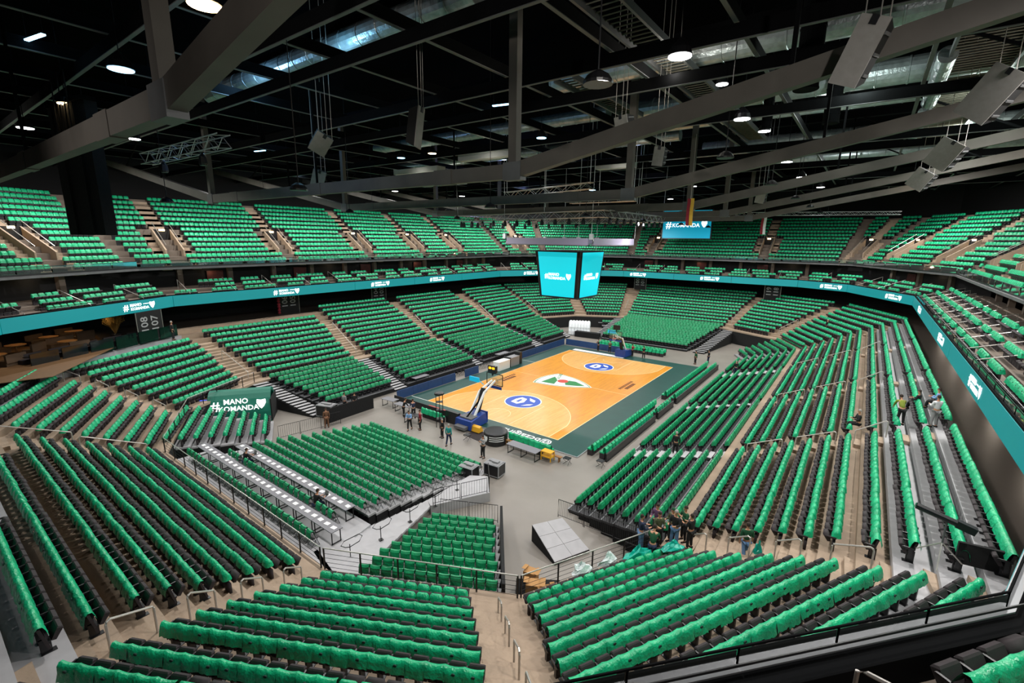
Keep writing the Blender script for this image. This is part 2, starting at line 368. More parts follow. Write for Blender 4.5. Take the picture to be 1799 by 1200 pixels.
def row(kind, A, B, z, n, phrase, pitch=PITCH, skip=None):
    A, B = V2(A), V2(B); L = (B-A).length; c = int(L/pitch)
    if c < 1: return
    yaw = math.atan2(n[1], n[0])-math.pi/2; g = (L-c*pitch)/2
    for q in range(c):
        if skip and skip(q, c): continue
        p = A+(B-A)*((g+pitch*(q+.5))/L)
        SEATS[kind].append((p.x, p.y, z, yaw, phrase, q, c))
for name, si, P, k0, k1 in BL:
    P = [V2(p) for p in P]; n = (-SIDES[si][1][0], -SIDES[si][1][1])
    for k in range(k0, k1+1):
        t = OFF(k)/5.25
        A, B = lerp(P[0], P[2], t), lerp(P[1], P[3], t)
        if k == 8 and si in (9,): A = Vector((2.4, A.y))
        if k == 7 and si == 9: A = Vector((-5.9, A.y))
        if si == 11 and k >= 9: A = lerp(A, B, .22 if k == 9 else .5)
        row('arena', A, B, FZ(k), n, (name, k))
# ------------------------------------------------------------------ telescopic stands
def stand(A0, B0, A7, B7, n, nrow, z0, z1, phrase, kind='tele', deckm='deck_grey', depth=.85, skirt='black_drape'):
    A0, B0, A7, B7 = V2(A0), V2(B0), V2(A7), V2(B7); nn = V2(n)
    root = empty('seating_stand', ((A0.x+B0.x)/2, (A0.y+B0.y)/2, 0), label=phrase[1], category='stand')
    org = Vector((root.location.x, root.location.y))
    for k in range(nrow):
        t = k/(nrow-1); A, B = lerp(A0, A7, t), lerp(B0, B7, t); z = lerp(z0, z1, t)
        back = -nn*(depth if k < nrow-1 else .5)
        a, b = A+nn*.5-org, B+nn*.5-org
        m = MB(); arc_prism(m, a, b, a+back, b+back, z-.12 if k else max(z-.12, 0), z); m.obj('deck', deckm, root)
        if kind == 'tele':
            m = MB(); arc_prism(m, a+nn*.02, b+nn*.02, a-nn*.04, b-nn*.04, z-.02, z+.012); m.obj('nosing', 'aluminium', root)
        m = MB(); arc_prism(m, a-nn*.04, b-nn*.04, a+back*.98, b+back*.98, 0, z-.12); m.obj('drape', skirt, root)
        row(kind, A, B, z, n, (phrase[0], k))
    return root
YR = [(-22.3, -13.6, -24.0, -13.4), (-12.2, -1.1, -12.1, -.3), (-.1, 12.4, .3, 13.), (14.4, 21., 14.2, 24.6)]
for q, (a, b, c, d) in enumerate(YR):
    w_ = ['nearest', 'second', 'third', 'farthest'][q]
    stand((13.75, a), (13.75, b), (19.5, c), (19.5, d), (-1, 0), 8, .2, 1.72, (w_+' right telescopic stand', 'telescopic seating stand along the right side of the court, '+w_+' section'), deckm='stand_deck')
YL = [(-21.8, -14.2, -23.4, -13.8), (-12.4, -1.3, -11.7, -.8), (.2, 12.1, .4, 13.), (14.4, 21., 14.6, 24.4)]
for q, (a, b, c, d) in enumerate(YL):
    w_ = ['nearest', 'second', 'third', 'farthest'][q]
    stand((-12.8, a), (-12.8, b), (-19.6, c), (-19.6, d), (1, 0), 8, .5, 1.8, (w_+' left telescopic stand', 'telescopic seating stand along the left side of the court, '+w_+' section'), depth=.97, deckm='stand_deck')
# far end telescopic stand: packed bright rows, and its small neighbour
stand((-7.5, 24.6), (6.2, 24.6), (-8.4, 36.3), (8.2, 36.3), (0, -1), 14, .3, 1.85, ('far end stand', 'broad telescopic stand of bright green seats behind the far hoop'), depth=.9, deckm='stand_deck')
stand((-11.8, 33.2), (-9.6, 34.4), (-15., 33.2+1.7), (-10.2, 35.8+.8), (.4642, -.8857), 4, .6, 1.75, ('small far stand', 'small telescopic stand below the far block behind the cube'), depth=.85)
# wedge of stand rows in the far right corner
stand((12.6, 26.6), (14.3, 23.6), (17.2, 32.0), (20.2, 26.2), (-.8857, -.4642), 8, .2, 1.72, ('far right corner stand', 'telescopic stand turning the far right corner'), depth=.85)
# ------------------------------------------------------------------ near temporary stands
stand((-14.0, -26.6), (-10.1, -28.7), (-16.6, -31.4), (-10.7, -34.9), (.4642, .8857), 8, .2, 1.74, ('left corner floor stand', 'temporary stand with eight rows of seats left of the press tables'), kind='arena', depth=.85)
t3 = stand((7.9, -28.4), (11.3, -26.6), (9.9, -34.3), (15.3, -31.5), (-.4642, .8857), 9, .15, 1.5, ('centre floor stand', 'temporary stand with nine short rows of green chairs facing the court'), kind='fold', depth=.85, deckm='deck_grey')
stand((-5.9, -22.0), (6.4, -22.0), (-6.9, -30.8), (5.7, -30.8), (0, 1), 12, .05, 1.1, ('press stand', 'wide temporary stand of folding chairs behind the near hoop'), kind='fold', depth=.82)

# white-edged gangway stairs between the sections of the telescopic stands
def gangway(a0, b0, a1, b1, n, z0, z1, lab, ns=16, cov=.72):
    a0, b0, a1, b1 = V2(a0), V2(b0), V2(a1), V2(b1); o = (a0+b0)/2; r = empty('gangway_stairs', (o.x, o.y, 0), label=lab, category='stairs')
    for k in range(ns):
        t0, t1 = k/ns, (k+1)/ns; z = lerp(z0, z1, (k+1)/ns); p = [lerp(a0, a1, t0)-o, lerp(b0, b1, t0)-o, lerp(a0, a1, t0+(t1-t0)*cov)-o, lerp(b0, b1, t0+(t1-t0)*cov)-o]
        m = MB(); arc_prism(m, *p, z-.05, z); m.obj('stair_tread', 'deck_grey', r)
    m = MB(); p = [a0-o, b0-o, b1-o, a1-o]; m.hexa([(q.x, q.y, 0) for q in p], [(p[0].x, p[0].y, .05), (p[1].x, p[1].y, .05), (p[2].x, p[2].y, z1-.15), (p[3].x, p[3].y, z1-.15)]); m.obj('stair_body', 'black_matte', r)
LY = [((-23.4, -22.0), (-25.0, -23.6)), ((-14.1, -12.5), (-13.7, -11.8)), ((-1.2, .1), (-.7, .3)), ((12.2, 14.3), (13.1, 14.5)), ((21.1, 22.5), (24.5, 25.9))]
for q, ((a, b), (c, d)) in enumerate(LY): gangway((-12.3, a), (-12.3, b), (-20.0, c), (-20.0, d), 0, .12, 1.95, f'striped white and black stairs of the left telescopic stand, {["first","second","third","fourth","fifth"][q]} from the camera')
RY = [((-13.5, -12.3), (-13.3, -12.2)), ((-1.0, -.2), (-.2, .2)), ((12.5, 14.3), (13.1, 14.1))]
for q, ((a, b), (c, d)) in enumerate(RY): gangway((13.2, a), (13.2, b), (19.9, c), (19.9, d), 0, .12, 1.95, f'pale stairs of the right telescopic stand, {["first","second","third"][q]} from the camera')
gangway((7.0, 24.2), (8.6, 24.2), (8.6, 36.2), (10.2, 36.2), 0, .12, 2.0, 'white striped stairs right of the far end stand', 17, .45)
gangway((-9.2, 24.2), (-7.8, 24.2), (-10.2, 36.2), (-8.8, 36.2), 0, .12, 2.0, 'white striped stairs left of the far end stand', 17, .45)
# ------------------------------------------------------------------ seat meshes (local: x along the row, +y to the court, z up from the tread)
def shirt_mb(m, v=0, w=.25, y0=-.07, y1=.05, top=.9, sag=.045, drop=.4, fdrop=.3, nx=6, ny=True):
    """a shirt pulled over a chair back: front sheet, wavy top edge, back sheet flaring at the hem"""
    r = random.Random(v); V = []; cols = nx+1
    ym = (y0+y1)/2
    prof = [(ym+.12, top-fdrop), (ym+.07, top-.12), (ym+.025, top-.015), (ym-.06, top), (ym-.12, top-.07), (ym-.15, top-drop*.6), (ym-.185, top-drop)]
    for i in range(cols):
        x = -w+2*w*i/nx; s = abs(x/w)
        for q, (y, z) in enumerate(prof):
            jz = (-sag*(1-s*s) if 0 < q < 5 else 0)+(r.uniform(-.03, .02) if q in (0, 6) else 0)
            jy = (r.uniform(-.018, .018) if q in (5, 6) else 0)-(.02*(1-s*s) if q in (4, 5, 6) else 0)
            V.append((x, y+jy, z+jz))
    P = len(prof); F = [(i*P+q, i*P+q+1, (i+1)*P+q+1, (i+1)*P+q) for i in range(nx) for q in range(P-1)]
    m.add(V, F)
def shirt_lo(m, w=.225, top=.9, fd=.32, bd=.3, sag=0):
    """rounded green hump: one seat back seen from afar"""
    P = [(.12, top-fd), (.07, top-.12), (.0, top-.005), (-.08, top), (-.15, top-.12), (-.19, top-bd)]; V = []; n = len(P)
    for x, dz in ((-w, -.09), (-w*.72, -.012), (w*.72, -.012), (w, -.09)):
        for q, (y, z) in enumerate(P): V.append((x*(1.04 if q in (0, 5) else 1), y*(.6 if dz < -.05 else 1), z+(dz if 0 < q < 5 else 0)))
    m.add(V, [(i*n+q, i*n+q+1, i*n+q+n+1, i*n+q+n) for i in (0, 1, 2) for q in range(n-1)]+[tuple(range(n))[::-1], tuple(range(3*n, 4*n))])
def pad_mb(m, w=.215, lo=False):
    m.hexa([(-w, .12, .40), (w, .12, .40), (w, .21, .37), (-w, .21, .37)], [(-w*.97, .26, .66), (w*.97, .26, .66), (w*.97, .38, .61), (-w*.97, .38, .61)])
    if not lo:
        m.hexa([(-w*.97, .26, .66), (w*.97, .26, .66), (w*.97, .38, .61), (-w*.97, .38, .61)], [(-w*.86, .29, .685), (w*.86, .29, .685), (w*.86, .365, .65), (-w*.86, .365, .65)])
def build_arena():
    R = {}
    m = MB(); m.box((0, .02, .2), (.06, .22, .4)); m.box((0, .06, .01), (.16, .3, .02)); m.box((0, .05, .4), (.44, .12, .05)); R['seat_frame'] = (m.mesh('seat_frame', 'black_plastic'),)
    m = MB(); m.hexa([(-.225, .04, .2), (.225, .04, .2), (.225, .1, .2), (-.225, .1, .2)], [(-.22, -.1, .83), (.22, -.1, .83), (.22, -.03, .83), (-.22, -.03, .83)]); R['backrest'] = (m.mesh('backrest', 'black_cloth'),)
    m = MB(); pad_mb(m); R['seat_cushion'] = (m.mesh('seat_cushion', 'black_cloth'),)
    m = MB(); m.box((-.25, .12, .6), (.035, .34, .05)); m.box((-.25, .06, .42), (.03, .1, .36)); m.box((-.25, .13, .63), (.04, .3, .012)); R['armrest'] = (m.mesh('armrest', 'black_plastic'),)
    sh = []
    for v in range(5):
        m = MB(); shirt_mb(m, v, drop=.31+.04*(v % 3))
        sh.append(m.mesh('green_shirt', 'shirt'))
        sh[-1].polygons.foreach_set('use_smooth', [True]*len(sh[-1].polygons))
    m = MB()
    V = [(.0+.05*math.cos(a), -.178, .775+.036*math.sin(a)) for a in [t*math.pi/4 for t in range(8)]]
    V2_ = [(p[0]*1.0, -.15, p[2]) for p in V]
    m.add(V+V2_, [tuple(range(8))]+[(i, (i+1) % 8, 8+(i+1) % 8, 8+i) for i in range(8)])
    return R, sh, m.mesh('shirt_collar', 'dark_hole')
def ordn(n): return ['first', 'second', 'third', 'fourth', 'fifth', 'sixth', 'seventh', 'eighth', 'ninth', 'tenth', 'eleventh', 'twelfth', 'thirteenth', 'fourteenth', 'fifteenth', 'sixteenth', 'seventeenth', 'eighteenth', 'nineteenth', 'twentieth'][n] if n < 20 else f'{n+1}th'
Minv = cam.matrix_world.inverted()
def px(p):
    q = Minv @ Vector(p); 
    if q.z > -.5: return None
    return (899.5+FPX*q.x/-q.z, 600-FPX*q.y/-q.z, -q.z)
def visible(s, mg=40):
    q = px((s[0], s[1], s[2]+.7)); return q is not None and -mg < q[0] < 1799+mg and -mg < q[1] < 1200+mg
def split(kind, n):
    L = SEATS[kind]; vis = [s for s in L if visible(s, 5)]; vis.sort(key=lambda s: px((s[0], s[1], s[2]+.7))[2])
    near = vis[:n]; ids = set(id(s) for s in near); return near, [s for s in L if id(s) not in ids]
def tile(name, mb, mats, seats, **tags):
    """one merged mesh of every seat in the list (the part of the crowd of seats past the individual ones)"""
    if not seats: return
    V = np.array(mb.v, float); T = np.array(seats_arr(seats)); n = len(T); nv = len(V)
    c, s = np.cos(T[:, 3]), np.sin(T[:, 3])
    j = rng.uniform(-.02, .02, (n, 1)); sx = 1+rng.uniform(-.03, .03, (n, 1)); 
    x = V[None, :, 0]*sx; y = V[None, :, 1]+j; z = V[None, :, 2]*(1+rng.uniform(-.015, .015, (n, 1)))
    W = np.stack([x*c[:, None]-y*s[:, None]+T[:, 0:1], x*s[:, None]+y*c[:, None]+T[:, 1:2], z+T[:, 2:3]], -1).reshape(-1, 3)
    fl = np.array([i for f in mb.f for i in f]); ft = np.array([len(f) for f in mb.f]); fm = np.array(mb.m)
    loops = (fl[None, :]+(np.arange(n)*nv)[:, None]).ravel(); tot = np.tile(ft, n); st = np.concatenate([[0], np.cumsum(tot)[:-1]])
    me = bpy.data.meshes.new(name); me.vertices.add(len(W)); me.vertices.foreach_set('co', W.ravel())
    me.loops.add(len(loops)); me.loops.foreach_set('vertex_index', loops); me.polygons.add(len(tot))
    me.polygons.foreach_set('loop_start', st); me.polygons.foreach_set('loop_total', tot); me.polygons.foreach_set('material_index', np.tile(fm, n))
    for k in mats: me.materials.append(MATS[k])
    me.update(calc_edges=True); me.validate()
    return link(name, me, kind='stuff', **tags)
def seats_arr(S_): return [(s[0], s[1], s[2], s[3]) for s in S_]
# --- fixed arena seats
R, SH, COLLAR = build_arena()
near, rest = split('arena', 300)
def seat_label(s, what, maxw=16):
    ph, k = s[4]; q, c = s[5], s[6]
    side, qq = ('left', q) if q < c/2 else ('right', c-1-q)
    return f'{what}, {ordn(qq)} from {side} end, {ordn(k)} row, {ph}'
def put(s, name, parts, lab, cat, grp):
    r = empty(name, s[:3], s[3]+random.uniform(-.015, .015), label=lab, category=cat, group=grp)
    for nm, me in parts: link(nm, me, r)
    return r
for i, s in enumerate(near):
    r = put(s, 'arena_seat', [(k, v[0]) for k, v in R.items()], seat_label(s, 'black tip-up seat'), 'seat', 'black tip-up seats wearing green shirts in the fixed rows')
    sh = link('green_shirt', SH[random.randrange(5)], r)
    if random.random() < .4: link('shirt_collar', COLLAR, sh)
m = MB(); m.cur = 0; shirt_lo(m); m.cur = 1; pad_mb(m, lo=True); m.box((-.25, .12, .6), (.035, .34, .06)); m.box((0, .02, .2), (.36, .1, .4))
midr = [s for s in rest if visible(s, 120)]
tile('arena_seats', m, ['shirt', 'black_cloth'], midr, label='all the farther green-shirted black seats of the lower bowl', category='seats')
# --- telescopic seats
near, rest = split('tele', 300)
mt = MB(); mt.cur = 0; shirt_lo(mt, w=.235, top=.92, fd=.42, bd=.34); mt.cur = 1; mt.hexa([(-.22, .05, .36), (.22, .05, .36), (.22, .12, .34), (-.22, .12, .34)], [(-.21, .12, .6), (.21, .12, .6), (.21, .2, .58), (-.21, .2, .58)]); mt.box((0, .0, .18), (.42, .05, .36))
ma = MB(); shirt_lo(ma, w=.235, top=.92, fd=.42, bd=.34); shirt_me = ma.mesh('green_shirt', 'shirt_dim')
mb_ = MB(); mb_.hexa([(-.22, .05, .36), (.22, .05, .36), (.22, .12, .34), (-.22, .12, .34)], [(-.21, .12, .6), (.21, .12, .6), (.21, .2, .58), (-.21, .2, .58)]); pad_me = mb_.mesh('seat_pad', 'black_plastic')
mc_ = MB(); mc_.box((-.18, 0, .2), (.04, .06, .4)); mc_.box((.18, 0, .2), (.04, .06, .4)); mc_.box((0, 0, .5), (.42, .04, .5)); leg_me = mc_.mesh('seat_frame', 'black_plastic')
for s in near:
    put(s, 'telescopic_seat', [('green_shirt', shirt_me), ('seat_pad', pad_me), ('seat_frame', leg_me)], seat_label(s, 'slim green-covered seat'), 'seat', 'slim seats of the telescopic stands')
tile('telescopic_seats', mt, ['shirt_dim', 'black_plastic'], rest, label='the farther green-covered seats of the telescopic stands', category='seats')
# --- folding chairs
near, rest = split('fold', 300)
fa = MB()
for sx in (-.2, .2): fa.tube([(sx, .2, 0), (sx, -.1, .84)], .014, 4); fa.tube([(sx, -.22, 0), (sx, .16, .44)], .014, 4)
fa.box((0, .03, .43), (.4, .36, .03)); fold_frame = fa.mesh('chair_frame', 'black_plastic')
fb = MB(); shirt_mb(fb, 3, w=.225, y0=-.12, y1=-.04, top=.87, drop=.36, fdrop=.3, nx=4, sag=.03); fold_sh = fb.mesh('green_shirt', 'shirt_dim')
for s in near:
    put(s, 'folding_chair', [('chair_frame', fold_frame), ('green_shirt', fold_sh)], seat_label(s, 'green-covered folding chair'), 'chair', 'green-covered folding chairs on the floor stands')
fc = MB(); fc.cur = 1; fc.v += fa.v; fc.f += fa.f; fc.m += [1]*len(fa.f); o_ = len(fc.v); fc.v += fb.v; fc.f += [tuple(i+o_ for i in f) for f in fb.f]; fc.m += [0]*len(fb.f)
tile('folding_chairs', fc, ['shirt_dim', 'black_plastic'], rest, label='the farther rows of green-covered folding chairs on the floor stands', category='chairs')
# --- middle tier: groups of four or five seats between sloping rails
RAILS = []
for i, sd in enumerate(SIDES):
    j = (i+1) % NS; n = (-sd[1][0], -sd[1][1])
    for q in range(3):
        rr = shift(4, srow_d[sd[0]][q]); a, b = rr[i], rr[j]; L = (b-a).length; d = (b-a)/L
        if L < 2: continue
        if sd[0] in ('near', 'near_right_end', 'near_right'): continue
        t = .4; g = 0
        while t+2 < L:
            w_ = (2.6, 2.1, 3.6)[(g+q) % 3]
            if t+w_ > L-.2: break
            row('mid', a+d*t, a+d*(t+w_), 9.5+.4*q, n, ('middle tier '+sd[0].replace('_', ' ')+' side', q))
            t += w_+(.75 if g % 2 else 1.3); g += 1
    a = shift(4, .35); b = shift(4, .75+(3.2 if sd[0] == 'right' else 2.6)); L = (a[j]-a[i]).length
    if sd[0] in ('near',): continue
    nr = int(L/(3.1 if sd[0] == 'right' else 4.2))
    for q in range(nr):
        t = (q+.6)/nr; p0 = lerp(a[i], a[j], t); d2 = V2(sd[1]); p1 = p0+d2*((b[i]-a[i]).dot(d2))
        RAILS.append((p0, p1, sd[0], q))
row('mid', (27.2, -36.9), (29.4, -33.8), 9.4, (-.81, .58), ('corner below the camera', 0))
near, rest = split('mid', 300)
mm = MB(); shirt_lo(mm); sh2 = mm.mesh('green_shirt', 'shirt'); mm2 = MB(); pad_mb(mm2, lo=True); mm2.box((0, 0, .4), (.44, .08, .8)); bs2 = mm2.mesh('seat_body', 'black_cloth')
cnt = {}
for s in near:
    kk = s[4]; cnt[kk] = cnt.get(kk, 0)+1
    lab = f'green-covered seat, {ordn(cnt[kk]-1)} nearest the camera, {ordn(kk[1])} row, {kk[0]}'
    if px((s[0], s[1], s[2]+.7))[2] < 12: put(s, 'balcony_chair', [(k, v[0]) for k, v in R.items()]+[('green_shirt', SH[random.randrange(5)])], lab, 'seat', 'green-covered seats of the middle tier'); continue
    put(s, 'balcony_chair', [('green_shirt', sh2), ('seat_body', bs2)], lab, 'seat', 'green-covered seats of the middle tier')
m = MB(); m.cur = 0; shirt_lo(m); m.cur = 1; pad_mb(m, lo=True); m.box((0, 0, .35), (.4, .06, .7))
tile('balcony_chairs', m, ['shirt', 'black_cloth'], [s for s in rest if visible(s, 120)], label='the farther green-covered seats of the middle tier', category='seats')
# --- upper tier
UAF = {'far_right': [.3, .78], 'far_left': [.5], 'far_right_end': [.45], 'near_left': [.4]}
UA = {'left': [-25.2, -13.2, -1., 9.5, 18.6], 'right': [-20, -9, 2, 13, 24], 'far': [-9., 11.]}
NOSEAT = []
for i, sd in enumerate(SIDES):
    if sd[0] in skip_up: continue
    j = (i+1) % NS; n = (-sd[1][0], -sd[1][1]); ax = 1 if sd[0] in ('left', 'right') else 0
    e0 = shift(5, .0); al = [(v-e0[i][ax])/(e0[j][ax]-e0[i][ax]) for v in UA.get(sd[0], [])]
    al = sorted([t for t in al if .03 < t < .97])
    al = [0.0]+(al if sd[0] in UA else UAF.get(sd[0], []))
    for k in range(NU):
        rr = shift(5, UOFF(k)); a, b = rr[i], rr[j]; L = (b-a).length; d = (b-a)/L
        # keep the aisles perpendicular to the side
        cuts = []
        for t in al:
            if t == 0.0: cuts.append((0, .65, 'c')); continue
            p = lerp(e0[i], e0[j], t); s_ = (p-a).dot(d); wide = 1.9 if 2 <= k <= 6 else .75
            cuts.append((s_-wide, s_+wide, t))
        cuts.append((L-.65, L, 'c')); pos = cuts[0][1]
        for q, cu in enumerate(cuts[1:]):
            if cu[0]-pos > 1: row('upper', a+d*pos, a+d*cu[0], UFZ(k), n, ('upper tier '+sd[0].replace('_', ' ')+f' side, {ordn(q)} block', k))
            pos = cu[1]
near, rest = split('upper', 300)
um = MB(); shirt_lo(um, w=.225, top=.86, fd=.34); us = um.mesh('green_shirt', 'shirt'); um2 = MB(); um2.box((0, .08, .42), (.44, .14, .1)); um2.box((0, 0, .25), (.4, .05, .5)); ub = um2.mesh('seat_body', 'black_plastic')
cnt = {}
for s in near:
    kk = s[4]; cnt[kk] = cnt.get(kk, 0)+1
    put(s, 'upper_seat', [('green_shirt', us), ('seat_body', ub)], f'green seat, {ordn(cnt[kk]-1)} nearest the camera, {ordn(kk[1])} row, {kk[0]}', 'seat', 'green seats of the upper tier')
m = MB(); m.cur = 0; shirt_lo(m, w=.225, top=.86, fd=.34); m.cur = 1; m.box((0, .08, .42), (.44, .14, .1)); m.box((0, 0, .25), (.4, .05, .5))
tile('upper_seats', m, ['shirt', 'black_plastic'], [s for s in rest if visible(s, 150)], label='the farther rows of green seats of the upper tier', category='seats')
print('SEATS', {k: len(v) for k, v in SEATS.items()})
# ------------------------------------------------------------------ court
CZ = .06
court = empty('basketball_court', (0, 0, 0), label='orange wooden basketball court with dark green surround and crest at the centre', category='court')
def flat(name, matn, pts, z, h=.004, parent=court):
    m = MB(); m.poly(pts, z, z+h); return m.obj(name, matn, parent)
def disc(c, rx, ry, n=32, a0=0, a1=2*math.pi, close=False): return [(c[0]+rx*math.cos(a0+(a1-a0)*t/(n if not close else n-1)), c[1]+ry*math.sin(a0+(a1-a0)*t/(n if not close else n-1))) for t in range(n)]
def strip(m, pts, w, z, h=.004):
    for a, b in zip(pts[:-1], pts[1:]):
        a, b = V2(a), V2(b); d = (b-a); 
        if d.length < 1e-6: continue
        d.normalize(); n = Vector((-d.y, d.x))*w/2; e = d*.0
        arc_prism(m, a-n-e, b-n+e, a+n-e, b+n+e, z, z+h)
flat('court_surround', 'deck_green', [(-9.9, -15.7), (10.2, -15.7), (10.2, 16.4), (-9.9, 16.4)], 0, CZ)
flat('wood_floor', 'court_wood', [(-7.5, -14), (7.5, -14), (7.5, 14), (-7.5, 14)], CZ, .006)
m = MB(); strip(m, [(-9.9, -15.72), (10.22, -15.72), (10.22, 16.4)], .06, 0, CZ+.012); m.obj('court_edge', 'aluminium', court)
for sy in (-1, 1):
    by = sy*12.425
    # lighter three-point zone (ring of the arc minus the key)
    arc = [(6.75*math.cos(a), by-sy*6.75*math.sin(a)) for a in [math.radians(11.5+157*t/28) for t in range(29)]]
    pts = [(6.6, sy*14)]+arc+[(-6.6, sy*14)]
    if sy > 0: pts = pts[::-1]
    flat('three_point_zone', 'court_wood_light', pts, CZ+.006)
    m = MB(); strip(m, pts, .06, CZ+.012)
    strip(m, [(-2.45, sy*14), (-2.45, sy*8.2), (2.45, sy*8.2), (2.45, sy*14)], .05, CZ+.012)
    strip(m, [(1.8*math.cos(a), sy*8.2-sy*1.8*math.sin(a)) for a in [math.pi*t/16 for t in range(17)]], .05, CZ+.012)
    strip(m, [(1.25*math.cos(a), by-sy*1.25*math.sin(a)) for a in [math.pi*t/12 for t in range(13)]], .05, CZ+.012)
    m.obj('court_line', 'line_cream', court)
    k = flat('key_circle', 'logo_blue', disc((0, sy*8.3), 1.75, 1.75, 40), CZ+.018)
    flat('circle_rim', 'white_print', disc((0, sy*8.3), 1.86, 1.86, 40), CZ+.0145, .003)
    # white ornament in the circle: a walking figure with a sheet, simplified
    for q in ([(-.95, -.75), (-.1, -.95), (.25, -.2), (-.05, .8), (-.75, .95), (-1.0, .2)], [(.0, 1.2), (.9, .9), (1.1, .35), (.5, .5)], [(.55, -1.15), (1.2, -.6), (1.3, -.1), (.8, -.5)]):
        flat('emblem_shape', 'white_print', [(x, sy*8.3+y) for x, y in q], CZ+.023)
    for q in ([(-.6, -.4), (-.25, -.45), (-.3, .35), (-.55, .4)],): flat('emblem_shape', 'logo_blue', [(x, sy*8.3+y) for x, y in q], CZ+.028)
m = MB(); strip(m, [(-7.5, 0), (7.5, 0)], .05, CZ+.012); strip(m, [(-7.5, -14), (7.5, -14), (7.5, 14), (-7.5, 14), (-7.5, -14)], .07, CZ+.012); m.obj('court_line', 'line_cream', court)
m = MB(); strip(m, [(-9.9, -14), (-7.5, -14)], .06, CZ+.002); strip(m, [(-9.9, 5), (-7.5, 5)], .06, CZ+.002); m.obj('court_line', 'white_print', court)
# crest: rounded triangle, point to the right-hand stand
def tri(s, z, mt, nm):
    A = [(-2.75, -2.35), (3.2, -.05), (-2.3, 2.25)]; P = []
    c = (-.6, -.05)
    for q in range(3):
        a, b = V2(A[q]), V2(A[(q+1) % 3]); md = (a+b)/2; out = Vector(((b-a).y, -(b-a).x)).normalized()
        for t in range(8):
            u = t/8; p = lerp(a, b, u)+out*.55*4*u*(1-u); P.append((c[0]+(p.x-c[0])*s, c[1]+(p.y-c[1])*s))
    flat(nm, mt, P, z)
tri(1.04, CZ+.018, 'white_print', 'crest_rim'); tri(1.0, CZ+.023, 'logo_green', 'crest_rim'); tri(.95, CZ+.028, 'white_print', 'crest_field')
flat('crest_shape', 'logo_green', [(-2.2, -1.7), (-.6, -1.5), (-1.0, -.1), (-2.0, 1.0)], CZ+.033)
flat('crest_shape', 'logo_green', [(.6, -1.05), (1.9, -.5), (2.5, -.05), (.9, .75), (.1, .6), (.2, -.5)], CZ+.033)
flat('crest_ball', 'red_print', disc((-.35, .0), .62, .62, 24), CZ+.037)
text('ZALGIRIS', 'crest_lettering', .55, 'logo_green', frame((-1.6, 1.35, CZ+.037), (-.35, 1, 0), (-1, -.35, 0)), court, .002)
text('@bczalgiris', 'court_lettering', 1.05, 'white_print', frame((5.0, -14.95, CZ+.008), (-1, 0, 0), (0, -1, 0)), court, .003)
# small dark sponsor marks on the wood, too small to read
for (x0, y0) in ((6.1, 3.2), (-6.1, -2.8)):
    m = MB()
    for q in range(9): m.box((x0-.25, y0-1.6+q*.4, CZ+.014), (.32, .26, .004)); 
    for q in range(6): m.box((x0+.3, y0-1.1+q*.4, CZ+.014), (.4, .3, .004))
    m.obj('sponsor_mark', 'brown_wall', court)
flat('printed_band', 'white_print', [(-6.5, -15.6), (.7, -15.6), (.7, -14.75), (-6.5, -14.75)], CZ+.002)
flat('printed_band_edge', 'red_print', [(-6.5, -14.95), (.7, -14.95), (.7, -14.75), (-6.5, -14.75)], CZ+.007)
flat('printed_band', 'white_print', [(-7.3, 14.4), (.6, 14.4), (.6, 15.3), (-7.3, 15.3)], CZ+.002)
# LED boards along the far-left side and far end
def board(a, b, lab, h=.9, mt='navy_board', cat='advertising board', post=True):
    a, b = V2(a), V2(b); c = (a+b)/2; r = empty('advertising_board', (c.x, c.y, 0), label=lab, category=cat); L = (b-a).length; n = max(1, round(L/2)); d = (b-a)/L; nn = Vector((-d.y, d.x))
    for q in range(n):
        p0 = a+d*(L*q/n+.01)-c; p1 = a+d*(L*(q+1)/n-.01)-c
        m = MB(); m.hexa([(p0.x, p0.y, .02), (p1.x, p1.y, .02), (p1.x+nn.x*.1, p1.y+nn.y*.1, .02), (p0.x+nn.x*.1, p0.y+nn.y*.1, .02)], [(p0.x+nn.x*.05, p0.y+nn.y*.05, h), (p1.x+nn.x*.05, p1.y+nn.y*.05, h), (p1.x+nn.x*.12, p1.y+nn.y*.12, h), (p0.x+nn.x*.12, p0.y+nn.y*.12, h)])
        m.obj('board_panel', mt, r)
    return r
board((-10.15, -15.6), (-10.15, -7.2), 'long navy board along the near left edge of the court')
board((-10.15, -5.6), (-10.15, -3.2), 'short navy board beside the scorer table')
board((-10.15, 5.2), (-10.15, 17.0), 'long navy board along the far left edge of the court')
board((-10.0, 17.1), (-1.0, 17.1), 'navy board across the far end of the court')
b_ = board((-10.2, -16.0), (-2.2, -16.0), 'black backed board standing along the near baseline', h=.6, mt='black_plastic')
# scorer table white cabinets
t = empty('scorer_table', (-9.0, .9, 0), label='white scorer table units at the left sideline near halfway', category='table')
for q, (x, y, sx, sy, sz, mt) in enumerate([(0, -1.1, .9, 2.2, 1.1, 'white_print'), (-.1, 1.2, .9, 2.0, 1.15, 'cloth_grey'), (0, 0.05, 1.0, .1, 1.3, 'black_plastic')]):
    m = MB(); m.box((x, y, sz/2), (sx, sy, sz)); m.box((x, y, sz+.02), (sx+.1, sy+.06, .04)); m.obj('cabinet', mt, t)
m = MB(); m.box((0, 2.4, .8), (.8, .5, 1.6)); m.obj('monitor_back', 'black_plastic', t)
